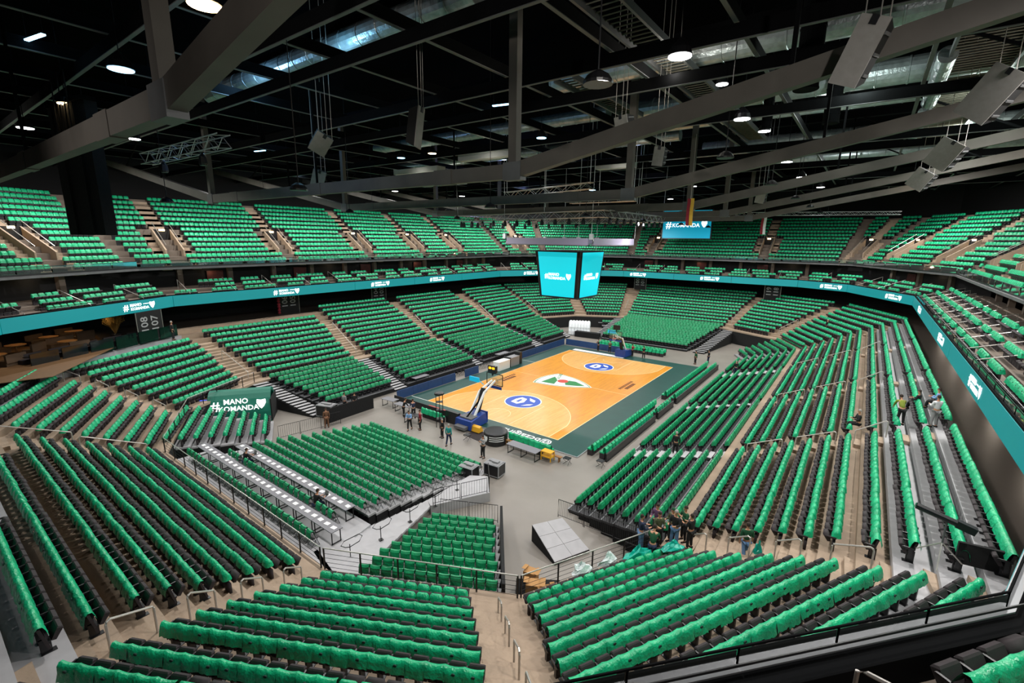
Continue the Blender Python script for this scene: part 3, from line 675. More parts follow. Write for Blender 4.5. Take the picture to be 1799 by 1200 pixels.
# ------------------------------------------------------------------ hoops
def hoop(y0, s, lab, lab2):
    """s=+1: base behind the near baseline, arm reaching +y"""
    def T(p): return (-p[0]*s if s < 0 else p[0], y0+p[1]*s, p[2])
    r = empty('basketball_hoop', (0, y0, 0), label=lab, category='basketball hoop')
    inv = lambda p: (p[0], p[1]*s, p[2])
    m = MB(); m.hexa(*[[inv(q) for q in Q] for Q in ([(-.9, -3.1, .12), (.9, -3.1, .12), (.75, -.7, .12), (-.75, -.7, .12)], [(-.9, -3.0, .85), (.9, -3.0, .85), (.7, -.9, 1.05), (-.7, -.9, 1.05)])]); m.obj('base', 'navy', r)
    m = MB(); m.box(inv((0, -.72, .62)), (1.5, .12, .95)); m.obj('base_padding', 'navy', r)
    m = MB(); m.box(inv((0, -2.3, .93)), (1.3, .9, .12)); m.box(inv((0, -3.3, .3)), (1.2, .5, .25)); m.obj('counterweight', 'steel_grey', r)
    for sx in (-.7, .7):
        for yy in (-2.7, -1.0):
            m = MB(); c = inv((sx, yy, .07)); m.cyl((c[0]-.05, c[1], .07), (c[0]+.05, c[1], .07), .07, 10); m.obj('wheel', 'black_plastic', r)
    for sx in (-.28, .28):
        m = MB(); m.beam(inv((sx, -1.9, .9)), inv((sx, -.55, 2.75)), .13, .2); m.beam(inv((sx, -.55, 2.75)), inv((sx*.6, 1.05, 3.35)), .1, .16); m.obj('arm', 'white_print', r)
    m = MB(); m.beam(inv((0, -1.2, .95)), inv((0, -.35, 3.0)), .34, .3); m.obj('arm_padding', 'cloth_black', r)
    m = MB(); m.beam(inv((0, -2.6, .95)), inv((0, .2, 2.75)), .1, .1); m.obj('brace', 'steel_dark', r)
    bb = MB()
    for a, b in (((-.9, 2.9), (.9, 2.9)), ((.9, 2.9), (.9, 3.95)), ((.9, 3.95), (-.9, 3.95)), ((-.9, 3.95), (-.9, 2.9))):
        bb.beam(inv((a[0], 1.2, a[1])), inv((b[0], 1.2, b[1])), .06, .05, (0, 1, 0))
    bf = bb.obj('backboard_frame', 'cloth_black', r)
    m = MB(); m.box(inv((0, 1.2, 3.42)), (1.76, .02, 1.0)); m.obj('glass', 'glass_clear', bf)
    m = MB(); 
    for a, b in (((-.295, 3.05), (.295, 3.05)), ((.295, 3.05), (.295, 3.5)), ((.295, 3.5), (-.295, 3.5)), ((-.295, 3.5), (-.295, 3.05))): m.beam(inv((a[0], 1.225, a[1])), inv((b[0], 1.225, b[1])), .03, .012, (0, 1, 0))
    m.obj('target_square', 'white_print', bf)
    m = MB(); m.tube([inv((.225*math.cos(a), 1.575+.225*math.sin(a), 3.05)) for a in [2*math.pi*t/16 for t in range(17)]], .012, 5, False); m.box(inv((0, 1.29, 3.04)), (.14, .16, .06)); rim = m.obj('rim', 'red_print', r)
    m = MB()
    for t in range(12):
        a = 2*math.pi*t/12; b = a+.35; m.tube([inv((.225*math.cos(a), 1.575+.225*math.sin(a), 3.04)), inv((.15*math.cos(b), 1.575+.15*math.sin(b), 2.8)), inv((.12*math.cos(a), 1.575+.12*math.sin(a), 2.62))], .005, 3, False)
    m.obj('net', 'white_print', rim)
    m = MB(); m.box(inv((0, 1.12, 2.72)), (1.7, .07, .26)); lb = m.obj('lower_sign', 'navy', r)
    # shot clock on top
    sc_ = MB(); sc_.box(inv((0, .9, 4.45)), (.9, .25, .62)); sc_.box(inv((0, .9, 4.1)), (.12, .12, .5)); cl = sc_.obj('shot_clock', 'black_plastic', r)
    text('00 00', 'clock_digits', .3, 'amber_led', frame(inv((0, .9-.14*1, 4.55)), (s, 0, 0), (0, 0, 1)) if True else None, cl)
    m = MB(); m.box(inv((-1.2, -.2, 3.55)), (1.1, .12, .42)); m.beam(inv((-.7, -.2, 3.55)), inv((-.2, -.1, 3.2)), .05, .05); m.obj('side_monitor', 'teal_screen_far', r)
    return r
hoop(-14., 1, 'basketball hoop on a navy padded stand at the near end of the court', '')
hoop(14., -1, 'basketball hoop on a navy padded stand at the far end of the court', '')
m = MB(); shield(m, (.55, -14.64, .62), (1, 0, 0), (0, 0, 1), .3)
# ------------------------------------------------------------------ courtside benches: rows of padded chairs under green shirts
cb = MB(); cb.box((0, 0, .22), (.46, .42, .44)); cb_me = cb.mesh('seat_base', 'black_cloth')
cs = MB(); shirt_mb(cs, 9, w=.24, y0=-.22, y1=-.1, top=.95, drop=.5, fdrop=.5, nx=4); cs.box((0, .03, .5), (.46, .36, .1)); cs_me = cs.mesh('green_cover', 'shirt')
def bench_row(x, y0, y1, lab, n=(-1, 0)):
    L = abs(y1-y0); c = int(L/.55); yaw = math.atan2(n[1], n[0])-math.pi/2
    for q in range(c):
        p = (x, y0+(q+.5)*L/c, .0)
        r = empty('courtside_chair', p, yaw+random.uniform(-.04, .04), label=f'green-covered courtside chair, {ordn(q)} from the near end, {lab}', category='chair', group='green-covered chairs along the right sideline')
        link('seat_base', cb_me, r); link('green_cover', cs_me, r)
bench_row(10.75, -14.8, -1.6, 'court-side row, near bench'); bench_row(11.75, -14.8, -5.2, 'outer row, near bench'); bench_row(11.75, -4.2, -.4, 'outer row beside the bench gap')
bench_row(10.75, 1.2, 16.8, 'court-side row, far bench'); bench_row(11.75, .9, 16.8, 'outer row, far bench')
for (ya, yb, nm) in ((-15.0, -5.1, 'near'), (-4.4, -.2, 'middle'), (.7, 17.0, 'far')):
    m = MB(); m.box((12.2, (ya+yb)/2, .3), (.12, yb-ya, .6)); m.box((12.05, (ya+yb)/2, .03), (.5, yb-ya, .06)); m.obj('low_screen', 'black_plastic', label=f'low black screen behind the {nm} courtside chairs', category='screen')
for q in range(6):
    pass
# chairs at baselines
for q in range(8):
    r = empty('baseline_chair', (4.9+q*.5, -16.5-.02*q, 0), 0, label=f'green-covered chair behind the near baseline, {ordn(q)} from the drum', category='chair', group='green-covered chairs behind the near baseline right of the drum')
    link('seat_base', cb_me, r); link('green_cover', cs_me, r)
for q in range(5):
    r = empty('baseline_chair', (-4.6+q*.5, -17.0, 0), 0, label=f'green-covered chair left of the near hoop, {ordn(q)} from the left', category='chair', group='green-covered chairs left of the near hoop')
    link('seat_base', cb_me, r); link('green_cover', cs_me, r)
for yy, nm in ((18.9, 'front'), (19.8, 'rear')):
    for q in range(18):
        r = empty('baseline_chair', (-5.2+q*.56, yy, 0), math.pi, label=f'green-covered chair behind the far baseline, {ordn(q)} from the left, {nm} row', category='chair', group='green-covered chairs behind the far baseline')
        link('seat_base', cb_me, r); link('green_cover', cs_me, r)
# chair row along the far-left sideline (bare grey folding chairs)
for q in range(16):
    r = empty('grey_chair', (-11.3, -6.6+q*.62 if q < 4 else -9.0+q*.6, 0), -math.pi/2, label=f'grey folding chair behind the left boards, {ordn(q)} from the near end', category='chair', group='grey folding chairs behind the left boards')
    link('chair_frame', fold_frame, r)
# ------------------------------------------------------------------ tables
def table(loc, size, rz, lab, h=.74, top='table_grey', legm='tube_black', papers=0):
    r = empty('table', loc, rz, label=lab, category='table'); L, W = size
    m = MB(); m.box((0, 0, h-.02), (L, W, .04)); m.obj('tabletop', top, r)
    n = max(1, round(L/1.8))
    for q in range(n+1):
        x = -L/2+.12+(L-.24)*q/n
        m = MB(); m.beam((x, -W/2+.08, 0), (x, -W/2+.08, h-.04), .04, .04); m.beam((x, W/2-.08, 0), (x, W/2-.08, h-.04), .04, .04); m.box((x, 0, .03), (.05, W-.1, .04)); m.box((x, 0, h-.07), (.04, W-.1, .04)); m.obj('leg', legm, r)
    return r
table((6.9, -17.9, 0), (2.7, .85), -.02, 'long grey trestle table behind the near baseline chairs')
table((-4.5, -18.6, 0), (1.6, .7), .3, 'small black equipment table near the production staff', top='black_plastic')
table((-7.0, -17.4, 0), (2.0, .8), .1, 'grey equipment table at the near left court corner')
table((-9.3, -17.2, 0), (1.6, .8), .1, 'grey table with cables in the left corner of the court')
table((-12.3, -10.6, 0), (2.0, .8), 1.57, 'small grey table in front of the left telescopic stand', h=.9)
table((-11.9, 3.6, 0), (2.2, .8), 1.57, 'grey table in front of the second left stand', h=.9)
m = MB(); m.box((0, 0, .42), (.85, .55, .08)); m.box((0, 0, .78), (.85, .55, .06))
for a, b in ((-.4, -.25), (.4, -.25), (-.4, .25), (.4, .25)): m.box((a, b, .45), (.06, .06, .7))
m.obj('wooden_crate', 'yellow', loc=(8.75, -17.5, 0), label='open yellow wooden crate at the end of the baseline table', category='crate')
m = MB(); m.box((0, 0, .4), (5.2, .28, .05)); m.box((-2.4, 0, .2), (.06, .25, .4)); m.box((2.4, 0, .2), (.06, .25, .4)); m.obj('wooden_bench', 'wood_warm', loc=(7.1, -17.1, 0), label='long narrow wooden bench behind the green baseline chairs', category='bench')
def camp_stool(loc, lab):
    m = MB()
    for a in (0, math.pi/2):
        c, s = math.cos(a), math.sin(a)
        m.tube([(.25*c-.2*s, .25*s+.2*c, 0), (-.25*c-.2*s, -.25*s+.2*c, .45)], .015, 4); m.tube([(-.25*c+.2*s, -.25*s-.2*c, 0), (.25*c+.2*s, .25*s-.2*c, .45)], .015, 4)
    m.box((0, 0, .46), (.5, .42, .04)); m.obj('folding_stool', 'tube_black', loc=loc, label=lab, category='stool')
camp_stool((10.1, -17.0, 0), 'black folding stool at the near right corner of the court'); camp_stool((12.2, -15.9, 0), 'black folding stool at the near end of the courtside benches'); camp_stool((1.7, -18.4, 0), 'grey folding stool by the black mat under the near hoop')
m = MB(); m.box((0, 0, .012), (2.0, 1.5, .02)); m.obj('floor_mat', 'black_cloth', loc=(1.9, -17.2, 0), rz=-.1, label='black floor mat behind the near hoop', category='mat')
m = MB(); m.hexa([(-.8, -.3, 0), (.8, -.3, 0), (.8, .3, 0), (-.8, .3, 0)], [(-.8, -.2, .4), (.8, -.2, .4), (.8, .05, .5), (-.8, .05, .5)]); m.obj('yellow_pad', 'yellow', loc=(.9, -16.7, .1), label='yellow foot pad at the back of the near hoop', category='pad')
# drum with crest
d = empty('promotional_drum', (3.75, -17.3, 0), label='big black drum-shaped stand with white crest and stripes by the near baseline', category='drum')
m = MB(); m.lathe((0, 0, 0), [(.9, 0), (.95, .05), (.95, .95), (.9, 1.0)], 28); m.obj('drum_body', 'black_plastic', d, smooth=False)
for q in range(3):
    P = []; m = MB(); z = .42+.16*q
    for t in range(9):
        a = math.radians(-100+75*t/8+15); P.append((.96*math.cos(a), .96*math.sin(a)))
    for a, b in zip(P[:-1], P[1:]): m.add([(a[0], a[1], z), (b[0], b[1], z), (b[0], b[1], z+.06), (a[0], a[1], z+.06)], [(0, 1, 2, 3)])
    m.obj('stripe', 'white_print', d)
m = MB(); a = math.radians(-105); shield(m, (.975*math.cos(a), .975*math.sin(a), .55), (-math.sin(a), math.cos(a), 0), (0, 0, 1), .5); m.obj('crest', 'white_print', d)
# rig tower (lighting tower by the hoop) and base bins
r = empty('lighting_tower', (-1.9, -17.9, 0), label='slim black four-legged tower with a round top beside the near hoop', category='tower')
for a in range(4):
    x, y = .28*math.cos(a*math.pi/2+.8), .28*math.sin(a*math.pi/2+.8)
    m = MB(); m.tube([(x, y, 0), (x, y, 2.9)], .03, 5); m.obj('leg', 'tube_black', r)
m = MB(); m.lathe((0, 0, 2.9), [(.3, 0), (.42, .05), (.42, .2), (.3, .25)], 12); m.obj('top', 'black_plastic', r)
m = MB()
for z in (.8, 1.6, 2.3): m.box((0, 0, z), (.5, .5, .03), rz=.8)
m.obj('brace', 'tube_black', r)
m = MB(); m.box((0, 0, .55), (1.5, .3, 1.1)); m.obj('speaker_box', 'black_plastic', loc=(-1.6, -16.6, 0), label='black box screen left of the near hoop base', category='box')
# flight cases
def flight_case(loc, size, rz, lab):
    r = empty('flight_case', loc, rz, label=lab, category='flight case'); x, y, z = size
    m = MB(); m.box((0, 0, .12+z/2), size); m.obj('case_body', 'black_plastic', r)
    for sx in (-1, 1):
        for sy in (-1, 1):
            m = MB(); m.box((sx*x/2, sy*y/2, .12+z/2), (.05, .05, z+.02)); m.obj('edge_strip', 'aluminium', r)
            m = MB(); m.cyl((sx*x*.4-.02, sy*y*.4, .06), (sx*x*.4+.02, sy*y*.4, .06), .06, 8); m.obj('castor', 'cloth_grey', r)
    for zz in (.13, .12+z):
        m = MB(); m.box((0, -y/2, zz), (x, .04, .05)); m.box((0, y/2, zz), (x, .04, .05)); m.box((-x/2, 0, zz), (.04, y, .05)); m.box((x/2, 0, zz), (.04, y, .05)); m.obj('edge_strip', 'aluminium', r)
    m = MB(); m.box((0, 0, .12+z+.02), (x*.9, y*.9, .03)); m.box((x*.1, 0, .12+z+.1), (x*.4, y*.35, .12)); m.box((-x*.25, .1, .12+z+.07), (x*.25, y*.3, .09)); m.obj('loose_gear', 'cloth_grey', r)
flight_case((5.9, -22.9, 0), (1.1, .8, .8), .1, 'black flight case with silver edges, left one at the end of the press stand')
flight_case((7.0, -21.5, 0), (1.15, .85, .8), .1, 'black flight case with silver edges, right one at the end of the press stand')
flight_case((-11.6, -22.4, 0), (1.6, .9, 1.0), .35, 'black rack case beside the left steps under the telescopic stand')
# ------------------------------------------------------------------ press tables on the near stand, their chairs
deck = empty('press_platform', (0, -33, 0), label='pale grey stepped platform carrying the press tables', category='platform')
PS = [(-31.25, -32.75, 1.12, -7.4, 5.9), (-32.75, -35.2, 1.3, -8.6, 9.6)]
for y1, y0, z, xa, xb in PS:
    m = MB(); m.poly([(xa-.9, y0+33), (xb+.9, y0+33), (xb+.6, y1+33), (xa-.6, y1+33)], z-.15, z); m.obj('deck', 'deck_grey', deck)
    m = MB(); m.poly([(xa-.85, y0+33.02), (xb+.85, y0+33.02), (xb+.55, y1+32.98), (xa-.55, y1+32.98)], 0, z-.15); m.obj('skirt', 'black_drape', deck)
def press_row(y, x0, x1, z, nm):
    L = x1-x0; n = round(L/1.8); tw = L/n
    for q in range(n):
        xx = x0+tw*(q+.5)
        t = table((xx, y, z), (tw-.02, .62), 0, f'grey press table, {ordn(q)} from the left, {nm} row', top='table_grey')
        for e in range(3):
            m = MB(); m.box((0, 0, 0), (.3, .21, .006), rz=random.uniform(-.15, .15))
            m.obj('paper_sheet', 'paper', loc=(xx-tw/2+tw*(e+.5)/3+random.uniform(-.05, .05), y+.02, z+.747), label=f'white paper sheet, {["left","middle","right"][e]} of the {ordn(q)} press table, {nm} row', category='paper', group='white paper sheets on the press tables')
press_row(-31.65, -7.2, 5.4, 1.12, 'front'); press_row(-33.35, -8.9, 6.8, 1.3, 'rear')
PC = []
for y, x0, x1, z, nm in ((-32.35, -6.9, 5.2, 1.12, 'front'), (-34.1, -8.7, 6.2, 1.3, 'rear')):
    n = int((x1-x0)/.55)
    for q in range(n):
        xx = x0+(x1-x0)*(q+.5)/n
        if nm == 'front' and (abs(xx+4.9) < .25 or abs(xx-3.3) < .25): continue
        r = empty('press_chair', (xx, y, z), random.uniform(-.12, .12), label=f'green-covered press chair, {ordn(q)} from the left, behind the {nm} table row', category='chair', group='green-covered chairs behind the press tables')
        link('chair_frame', fold_frame, r); link('green_shirt', fold_sh, r)
# stepped grey walkway between the press stand and the centre stand, with looped hand rails
wk = empty('walkway_steps', (7.5, -29, 0), label='pale grey stepped walkway between the press stand and the centre stand', category='steps')
NSTEP = 16
for k in range(NSTEP):
    t = k/(NSTEP-1); t2 = (k+1)/(NSTEP-1); z = .62+.68*t
    def LX(t): return Vector((lerp(6.45, 6.4, t), lerp(-27.2, -34.2, t)))
    def RX(t): return Vector((lerp(7.1, 9.6, t), lerp(-27.6, -34.9, t)))
    m = MB(); o = Vector((7.5, -29)); arc_prism(m, LX(t)-o, RX(t)-o, LX(min(t2, 1.03))-o, RX(min(t2, 1.03))-o, z-.12, z); m.obj('step', 'deck_grey', wk)
def loop_rail(loc, rz, lab):
    m = MB(); m.tube([(0, 0, 0), (0, 0, .75)], .022, 6)
    m.tube([(0, 0, .6), (.45, 0, .72), (.6, 0, .95), (.45, 0, 1.1), (-.25, 0, 1.0), (-.4, 0, .82), (-.2, 0, .66), (0, 0, .6)], .02, 6, False)
    m.box((0, 0, .01), (.2, .2, .02)); m.obj('loop_handrail', 'tube_black', loc=loc, rz=rz, label=lab, category='handrail')
for q, (t, nm) in enumerate(((.12, 'topmost'), (.32, 'second from the top'), (.52, 'third from the top'), (.72, 'fourth from the top'), (.9, 'lowest'))):
    p = lerp(Vector((6.9, -24)), Vector((8.2, -34.6)), t); loop_rail((p.x, p.y, max(.6, .62+.68*(t-.33)/.67)), 1.3, f'black looped handrail on the grey walkway, {nm}')
# ------------------------------------------------------------------ barriers (vertical bar fences)
def fence(name, pts, z0, z1, h, lab, step=.16, cat='fence', mt='tube_black', panel=2.0):
    a = Vector(pts[0]); b = Vector(pts[1]); L = (b-a).length; n = max(1, round(L/panel)); r = empty(name, (a.x, a.y, z0), label=lab, category=cat)
    for q in range(n):
        p0 = lerp(a, b, q/n)-a; p1 = lerp(a, b, (q+1)/n)-a; e = (p1-p0).normalized()*.04; za = (z1-z0)*q/n; zb = (z1-z0)*(q+1)/n
        m = MB(); A = (p0.x+e.x, p0.y+e.y, za); B = (p1.x-e.x, p1.y-e.y, zb)
        m.tube([A, (A[0], A[1], za+h), (B[0], B[1], zb+h), B], .022, 5); m.tube([(A[0], A[1], za+.12), (B[0], B[1], zb+.12)], .018, 4)
        k = int((p1-p0).length/step)
        for s_ in range(1, k):
            t = s_/k; x, y, z = lerp(A[0], B[0], t), lerp(A[1], B[1], t), lerp(za, zb, t); m.tube([(x, y, z+.12), (x, y, z+h)], .009, 4, False)
        m.obj('fence_panel', mt, r)
    return r
fence('barrier', ((13.2, -23.4), (19.2, -25.3)), .25, 1.7, 1.1, 'black bar fence across the near end of the right telescopic stand', step=.13)
fence('barrier', ((7.6, -27.3), (10.7, -25.75)), .05, .05, 1.1, 'black bar fence above the centre stand')
fence('barrier', ((8.8, -24.25), (7.5, -22.8)), .6, .6, 1.0, 'short black bar fence on the end side of the grey landing')
fence('barrier', ((7.1, -27.4), (8.75, -24.35)), .6, .6, 1.0, 'black bar fence at the end of the press stand platform')
m = MB(); m.poly([(6.45, -27.2), (7.05, -27.5), (8.85, -24.25), (7.5, -22.75), (6.45, -23.4)], 0, .6); m.obj('small_platform', 'deck_grey', label='small raised grey landing at the end of the press stand', category='platform')
fence('barrier', ((-10.2, -27.6), (-9.2, -22.6)), 0, 0, 1.1, 'black bar fence between the canopy passage and the press stand')
fence('barrier', ((-14.5, -27.4), (-12.2, -28.3)), 0, 0, 1.1, 'black bar fence beside the green canopy')
# tall black side panel along the right of the centre stand
m = MB(); m.hexa([(10.95, -25.7, 0), (15.75, -31.7, 0), (15.65, -31.8, 0), (10.85, -25.8, 0)], [(10.95, -25.7, 1.2), (15.75, -31.7, 2.5), (15.65, -31.8, 2.5), (10.85, -25.8, 1.2)]); m.obj('side_screen', 'black_matte', label='black side screen along the right edge of the centre stand', category='screen')
for q, (a, b) in enumerate((((-10.0, -23.6), (-10.1, -18.5)), ((-9.9, -26.0), (-9.9, -22.3)))):
    m = MB(); m.hexa([(a[0], a[1], 0), (b[0], b[1], 0), (b[0]-.06, b[1], 0), (a[0]-.06, a[1], 0)], [(a[0], a[1], 1.3), (b[0], b[1], 1.3), (b[0]-.06, b[1], 1.3), (a[0]-.06, a[1], 1.3)])
    if q == 0: m.obj('drape_screen', 'black_drape', label='low black drape screen beyond the press stand corner', category='screen')
# ramp in front of the right stand, cardboard boxes
r = empty('loading_ramp', (0, 0, 0), label='pale grey sloping ramp with black sides in front of the right telescopic stand', category='ramp')
A, B, C_, D_ = Vector((13.1, -25.9)), Vector((14.05, -24.35)), Vector((16.0, -24.85)), Vector((15.1, -26.8))
m = MB(); m.hexa([(A.x, A.y, 0), (B.x, B.y, 0), (C_.x, C_.y, 0), (D_.x, D_.y, 0)], [(A.x, A.y, .95), (B.x, B.y, .95), (C_.x, C_.y, .15), (D_.x, D_.y, .15)]); m.obj('ramp_side', 'black_matte', r)
for i_ in range(3):
    for j_ in range(2):
        def W(u, v): p = lerp(lerp(A, D_, u), lerp(B, C_, u), v); return (p.x, p.y, lerp(.955, .155, u))
        u0, u1, v0, v1 = i_/3+.004, (i_+1)/3-.004, j_/2+.004, (j_+1)/2-.004
        P = [W(u0, v0), W(u1, v0), W(u1, v1), W(u0, v1)]; m = MB(); m.hexa([(p[0], p[1], p[2]) for p in P], [(p[0], p[1], p[2]+.03) for p in P]); m.obj('ramp_panel', 'deck_grey', r)
for q, (x, y, sx, sy, sz, rz, lb) in enumerate([(15.6, -29.4, .7, .5, .45, .5, 'closed cardboard box at the foot of the corner rail'), (15.1, -28.9, .6, .45, .5, .2, 'tall cardboard box behind the others by the rail'), (16.2, -29.3, .6, .5, .35, .9, 'low cardboard box right of the others by the rail')]):
    r = empty('cardboard_box', (x, y, .0), rz, label=lb, category='box')
    m = MB(); m.box((0, 0, sz/2+.55), (sx, sy, sz)); m.obj('box_body', 'cardboard', r)
    m = MB(); m.box((sx*.55, 0, sz+.6), (sx*.35, sy, .01), rx=.1); m.box((-sx*.5, .02, sz+.63), (sx*.3, sy, .01), rx=-.2); m.obj('flap', 'cardboard', r)
m = MB(); m.box((15.7, -29.2, .27), (2.0, 1.3, .54), rz=.6); m.obj('low_plinth', 'black_drape', label='black plinth under the cardboard boxes', category='plinth')
# canopy over the tunnel entrance on the left
cn = empty('inflatable_canopy', (-16.9, -27.2, 0), .95, label='green inflatable tunnel canopy with white slogan beside the left stands', category='canopy')
P = [(1.35*math.cos(a), 2.75*math.sin(a)**.8) for a in [math.pi*t/12 for t in range(13)]]
m = MB()
V = []; F = []
for yy in (-2.4, 2.4):
    for (x, z) in P: V.append((yy, x, z))
for i_ in range(12): F.append((i_, i_+1, 13+i_+1, 13+i_))
m.add(V, F)
V = []
for yy in (-2.4, 2.4):
    for (x, z) in P: V.append((yy, x*.86, z*.9))
o_ = len(m.v); m.add(V, [f[::-1] for f in F])
for side_ in (0, 13):
    for i_ in range(12): m.f.append((side_+i_, side_+i_+1, o_+side_+i_+1, o_+side_+i_)); m.m.append(0)
m.obj('canopy_shell', 'canopy_green', cn)
text('MANO', 'slogan', .62, 'white_led', frame((-.2, -1.27, 2.0), (1, 0, 0), (0, .22, .97)), cn)
text('KOMANDA', 'slogan', .6, 'white_led', frame((.0, -1.4, 1.42), (1, 0, 0), (0, .1, 1)), cn)
text('#', 'slogan', 1.1, 'white_led', frame((-1.75, -1.36, 1.72), (1, 0, 0), (0, .16, .98)), cn)
m = MB(); shield(m, (1.75, -1.38, 1.7), (1, 0, 0), (0, .16, .98), .8); m.obj('crest', 'white_led', cn)
m = MB(); m.box((2.45, 0, 1.0), (.1, 2.5, 2.0)); m.obj('black_end', 'black_drape', cn)
m = MB(); m.box((-2.9, -.6, 1.2), (.8, .06, 1.9)); m.obj('blue_light_panel', 'blue_light', cn)
light('POINT', (-17.3, -30.2, 1.7), 60, (.15, .3, 1), .3, name='blue_lamp')
# white crumpled inflatable tunnel at the far left corner
tn = empty('inflatable_tunnel', (-12.4, 25.8, 0), .45, label='pale grey inflatable tunnel at the far left corner of the court', category='tunnel')
for q in range(7):
    m = MB(); r0 = 1.35+.06*(q % 2); pts = [(-1.5+q*.5, r0*math.cos(a), .1+1.95*math.sin(a)) for a in [math.pi*t/10 for t in range(11)]]; m.tube(pts, .3, 8); m.obj('tunnel_rib', 'white_foam', tn)
m = MB(); m.box((-9.9, 24.0, .45), (4.2, 1.0, .9), rz=.1); m.obj('dark_barrier', 'black_drape', label='low dark barrier in front of the inflatable tunnel', category='barrier')
# followspot on tripod behind the right block rows
fs = empty('followspot', (28.5, -26.5, 6.33), 0, label='black followspot on a tripod at the top of the right stairs', category='spotlight')
m = MB(); m.cyl((-.75, .02, 1.62), (.25, 0, 1.38), .1, 12); m.obj('barrel', 'black_plastic', fs)
m = MB(); m.beam((.2, 0, 1.4), (.65, 0, 1.28), .2, .22); m.obj('lamp_house', 'black_plastic', fs)
m = MB(); m.cyl((-.77, .02, 1.625), (-.75, .02, 1.62), .085, 12); m.obj('lens', 'glass_smoked', fs)
m = MB(); m.tube([(0, 0, .5), (0, 0, 1.42)], .025, 6); m.obj('stand_pole', 'steel_grey', fs)
for a in range(3):
    m = MB(); c, s_ = math.cos(a*2.09+.4), math.sin(a*2.09+.4); m.tube([(0, 0, .65), (.62*c, .62*s_, .02)], .02, 5); m.obj('leg', 'tube', fs)
m = MB(); m.box((0, 0, .35), (1.2, .1, .7)); m.obj('black_screen', 'black_drape', loc=(29.5, -26.1, 6.33), rz=.15, label='low black screen beside the followspot', category='screen')
# piles of shirts and bags left on seats of the block right of the centre stairs
def pile(name, loc, sx, sy, sz, mt, lab, cat, rz=0, seed=1):
    """a lumpy heap of several overlapping crumpled sheets"""
    r = random.Random(seed); m = MB(); n, k = 10, 5
    for b in range(1):
        V = []; F = []; cx = cy = 0
        for i_ in range(k):
            ph = math.pi/2*i_/(k-1)
            for t in range(n):
                a = 2*math.pi*t/n+i_*.3; q = r.uniform(.62, 1.3); V.append((cx+sx*math.cos(ph)*math.cos(a)*q, cy+sy*math.cos(ph)*math.sin(a)*q, sz*math.sin(ph)*r.uniform(.6, 1.15)*(1+.35*math.cos(a*2+seed))))
        for i_ in range(k-1):
            for t in range(n): F.append((i_*n+t, i_*n+(t+1) % n, (i_+1)*n+(t+1) % n, (i_+1)*n+t))
        F.append(tuple(range(n))[::-1]); F.append(tuple((k-1)*n+t for t in range(n))); m.add(V, F)
    m.obj(name, mt, loc=loc, rz=rz, label=lab, category=cat)
pile('plastic_bag', (17.9, -29.4, 2.6), .45, .26, .45, 'white_bag', 'crumpled white plastic bag on the front row right of the centre stairs', 'bag', 1.05, 2)
pile('shirt_pile', (19.4, -27.1, 2.6), .75, .28, .48, 'teal_bag', 'heap of teal wrapped shirts on the front row by the group of people', 'shirts', 1.05, 3)
pile('shirt_pile', (20.55, -26.3, 3.05), .5, .3, .36, 'teal_bag', 'smaller heap of teal wrapped shirts at the right end of the second row', 'shirts', 1.05, 4)
pile('plastic_bag', (18.5, -28.2, 2.6), .42, .22, .4, 'white_bag', 'flat white plastic sheet between the bag and the teal heap', 'bag', 1.05, 5)
# ------------------------------------------------------------------ aisles: half steps and handrails
def blk(n): return [V2(p) for p in next(b for b in BL if b[0].startswith(n))[2]]
def edge(P, right, o): return lerp(P[1], P[3], o/5.25) if right else lerp(P[0], P[2], o/5.25)
AIS = [('near block under', 'block left of the c', 'left stairs beside the near block', 'near'), ('block left of the c', 'block right of the c', 'centre stairs', 'near'), ('block right of the c', 'right block near', 'right corner stairs', 'near'),
       ('right block near', 'second right', 'stairs before the second right block', 'near'), ('second right', 'third right', 'stairs before the third right block', 'mid'), ('third right', 'fourth right', 'stairs before the fourth right block', 'mid')]
def aisle(ea, eb, nm, kmax=10, lod='near', rails=((.2, 1.1), (2.1, 3.0), (4.0, 4.9), (5.9, 6.9)), z0=2.13):
    root = empty('aisle_steps', (0, 0, 0), kind='structure')
    for k in range(1, kmax+1):
        o = OFF(k)-.45; a1, b1 = ea(o), eb(o); a0, b0 = ea(o-.32), eb(o-.32)
        m = MB(); arc_prism(m, a0, b0, a1, b1, FZ(k-1), FZ(k-1)+.21); m.obj('step', 'concrete', root)
    if not rails: return
    for q, (ka, kb) in enumerate(rails):
        def pt(kk):
            o = lerp(OFF(int(kk)), OFF(min(10, int(kk)+1)), kk-int(kk)); p = (ea(o)+eb(o))/2; return p, FZ(min(10, int(kk+.52)))
        (p, zp), (w_, zw) = pt(ka), pt(kb); h = .92
        m = MB(); A = Vector((p.x, p.y, zp)); B = Vector((w_.x, w_.y, zw)); d = (B-A); d.z = 0; d.normalize(); e = .1
        m.tube([A, A+Vector((0, 0, h-e)), A+Vector((d.x*e*.3, d.y*e*.3, h-e*.3)), A+Vector((d.x*e, d.y*e, h)), B+Vector((-d.x*e, -d.y*e, h)), B+Vector((-d.x*e*.3, -d.y*e*.3, h-e*.3)), B+Vector((0, 0, h-e)), B], .032, 6)
        m.obj('handrail', 'tube', label=f'bent steel tube handrail on the {nm}, {ordn(q)} from the front'.replace('bent steel tube handrail', 'steel handrail'), category='handrail')
for a, b, nm, lod in AIS:
    A, B = blk(a), blk(b)
    rl = ((.2, 1.1), (2.1, 3.0), (4.0, 4.9), (5.9, 6.9)) if nm in ('left stairs beside the near block', 'right corner stairs', 'centre stairs') else ((.2, 2.4), (3.2, 5.4), (6.3, 7.6))
    aisle(lambda o: edge(A, True, o), lambda o: edge(B, False, o), nm, rails=rl)
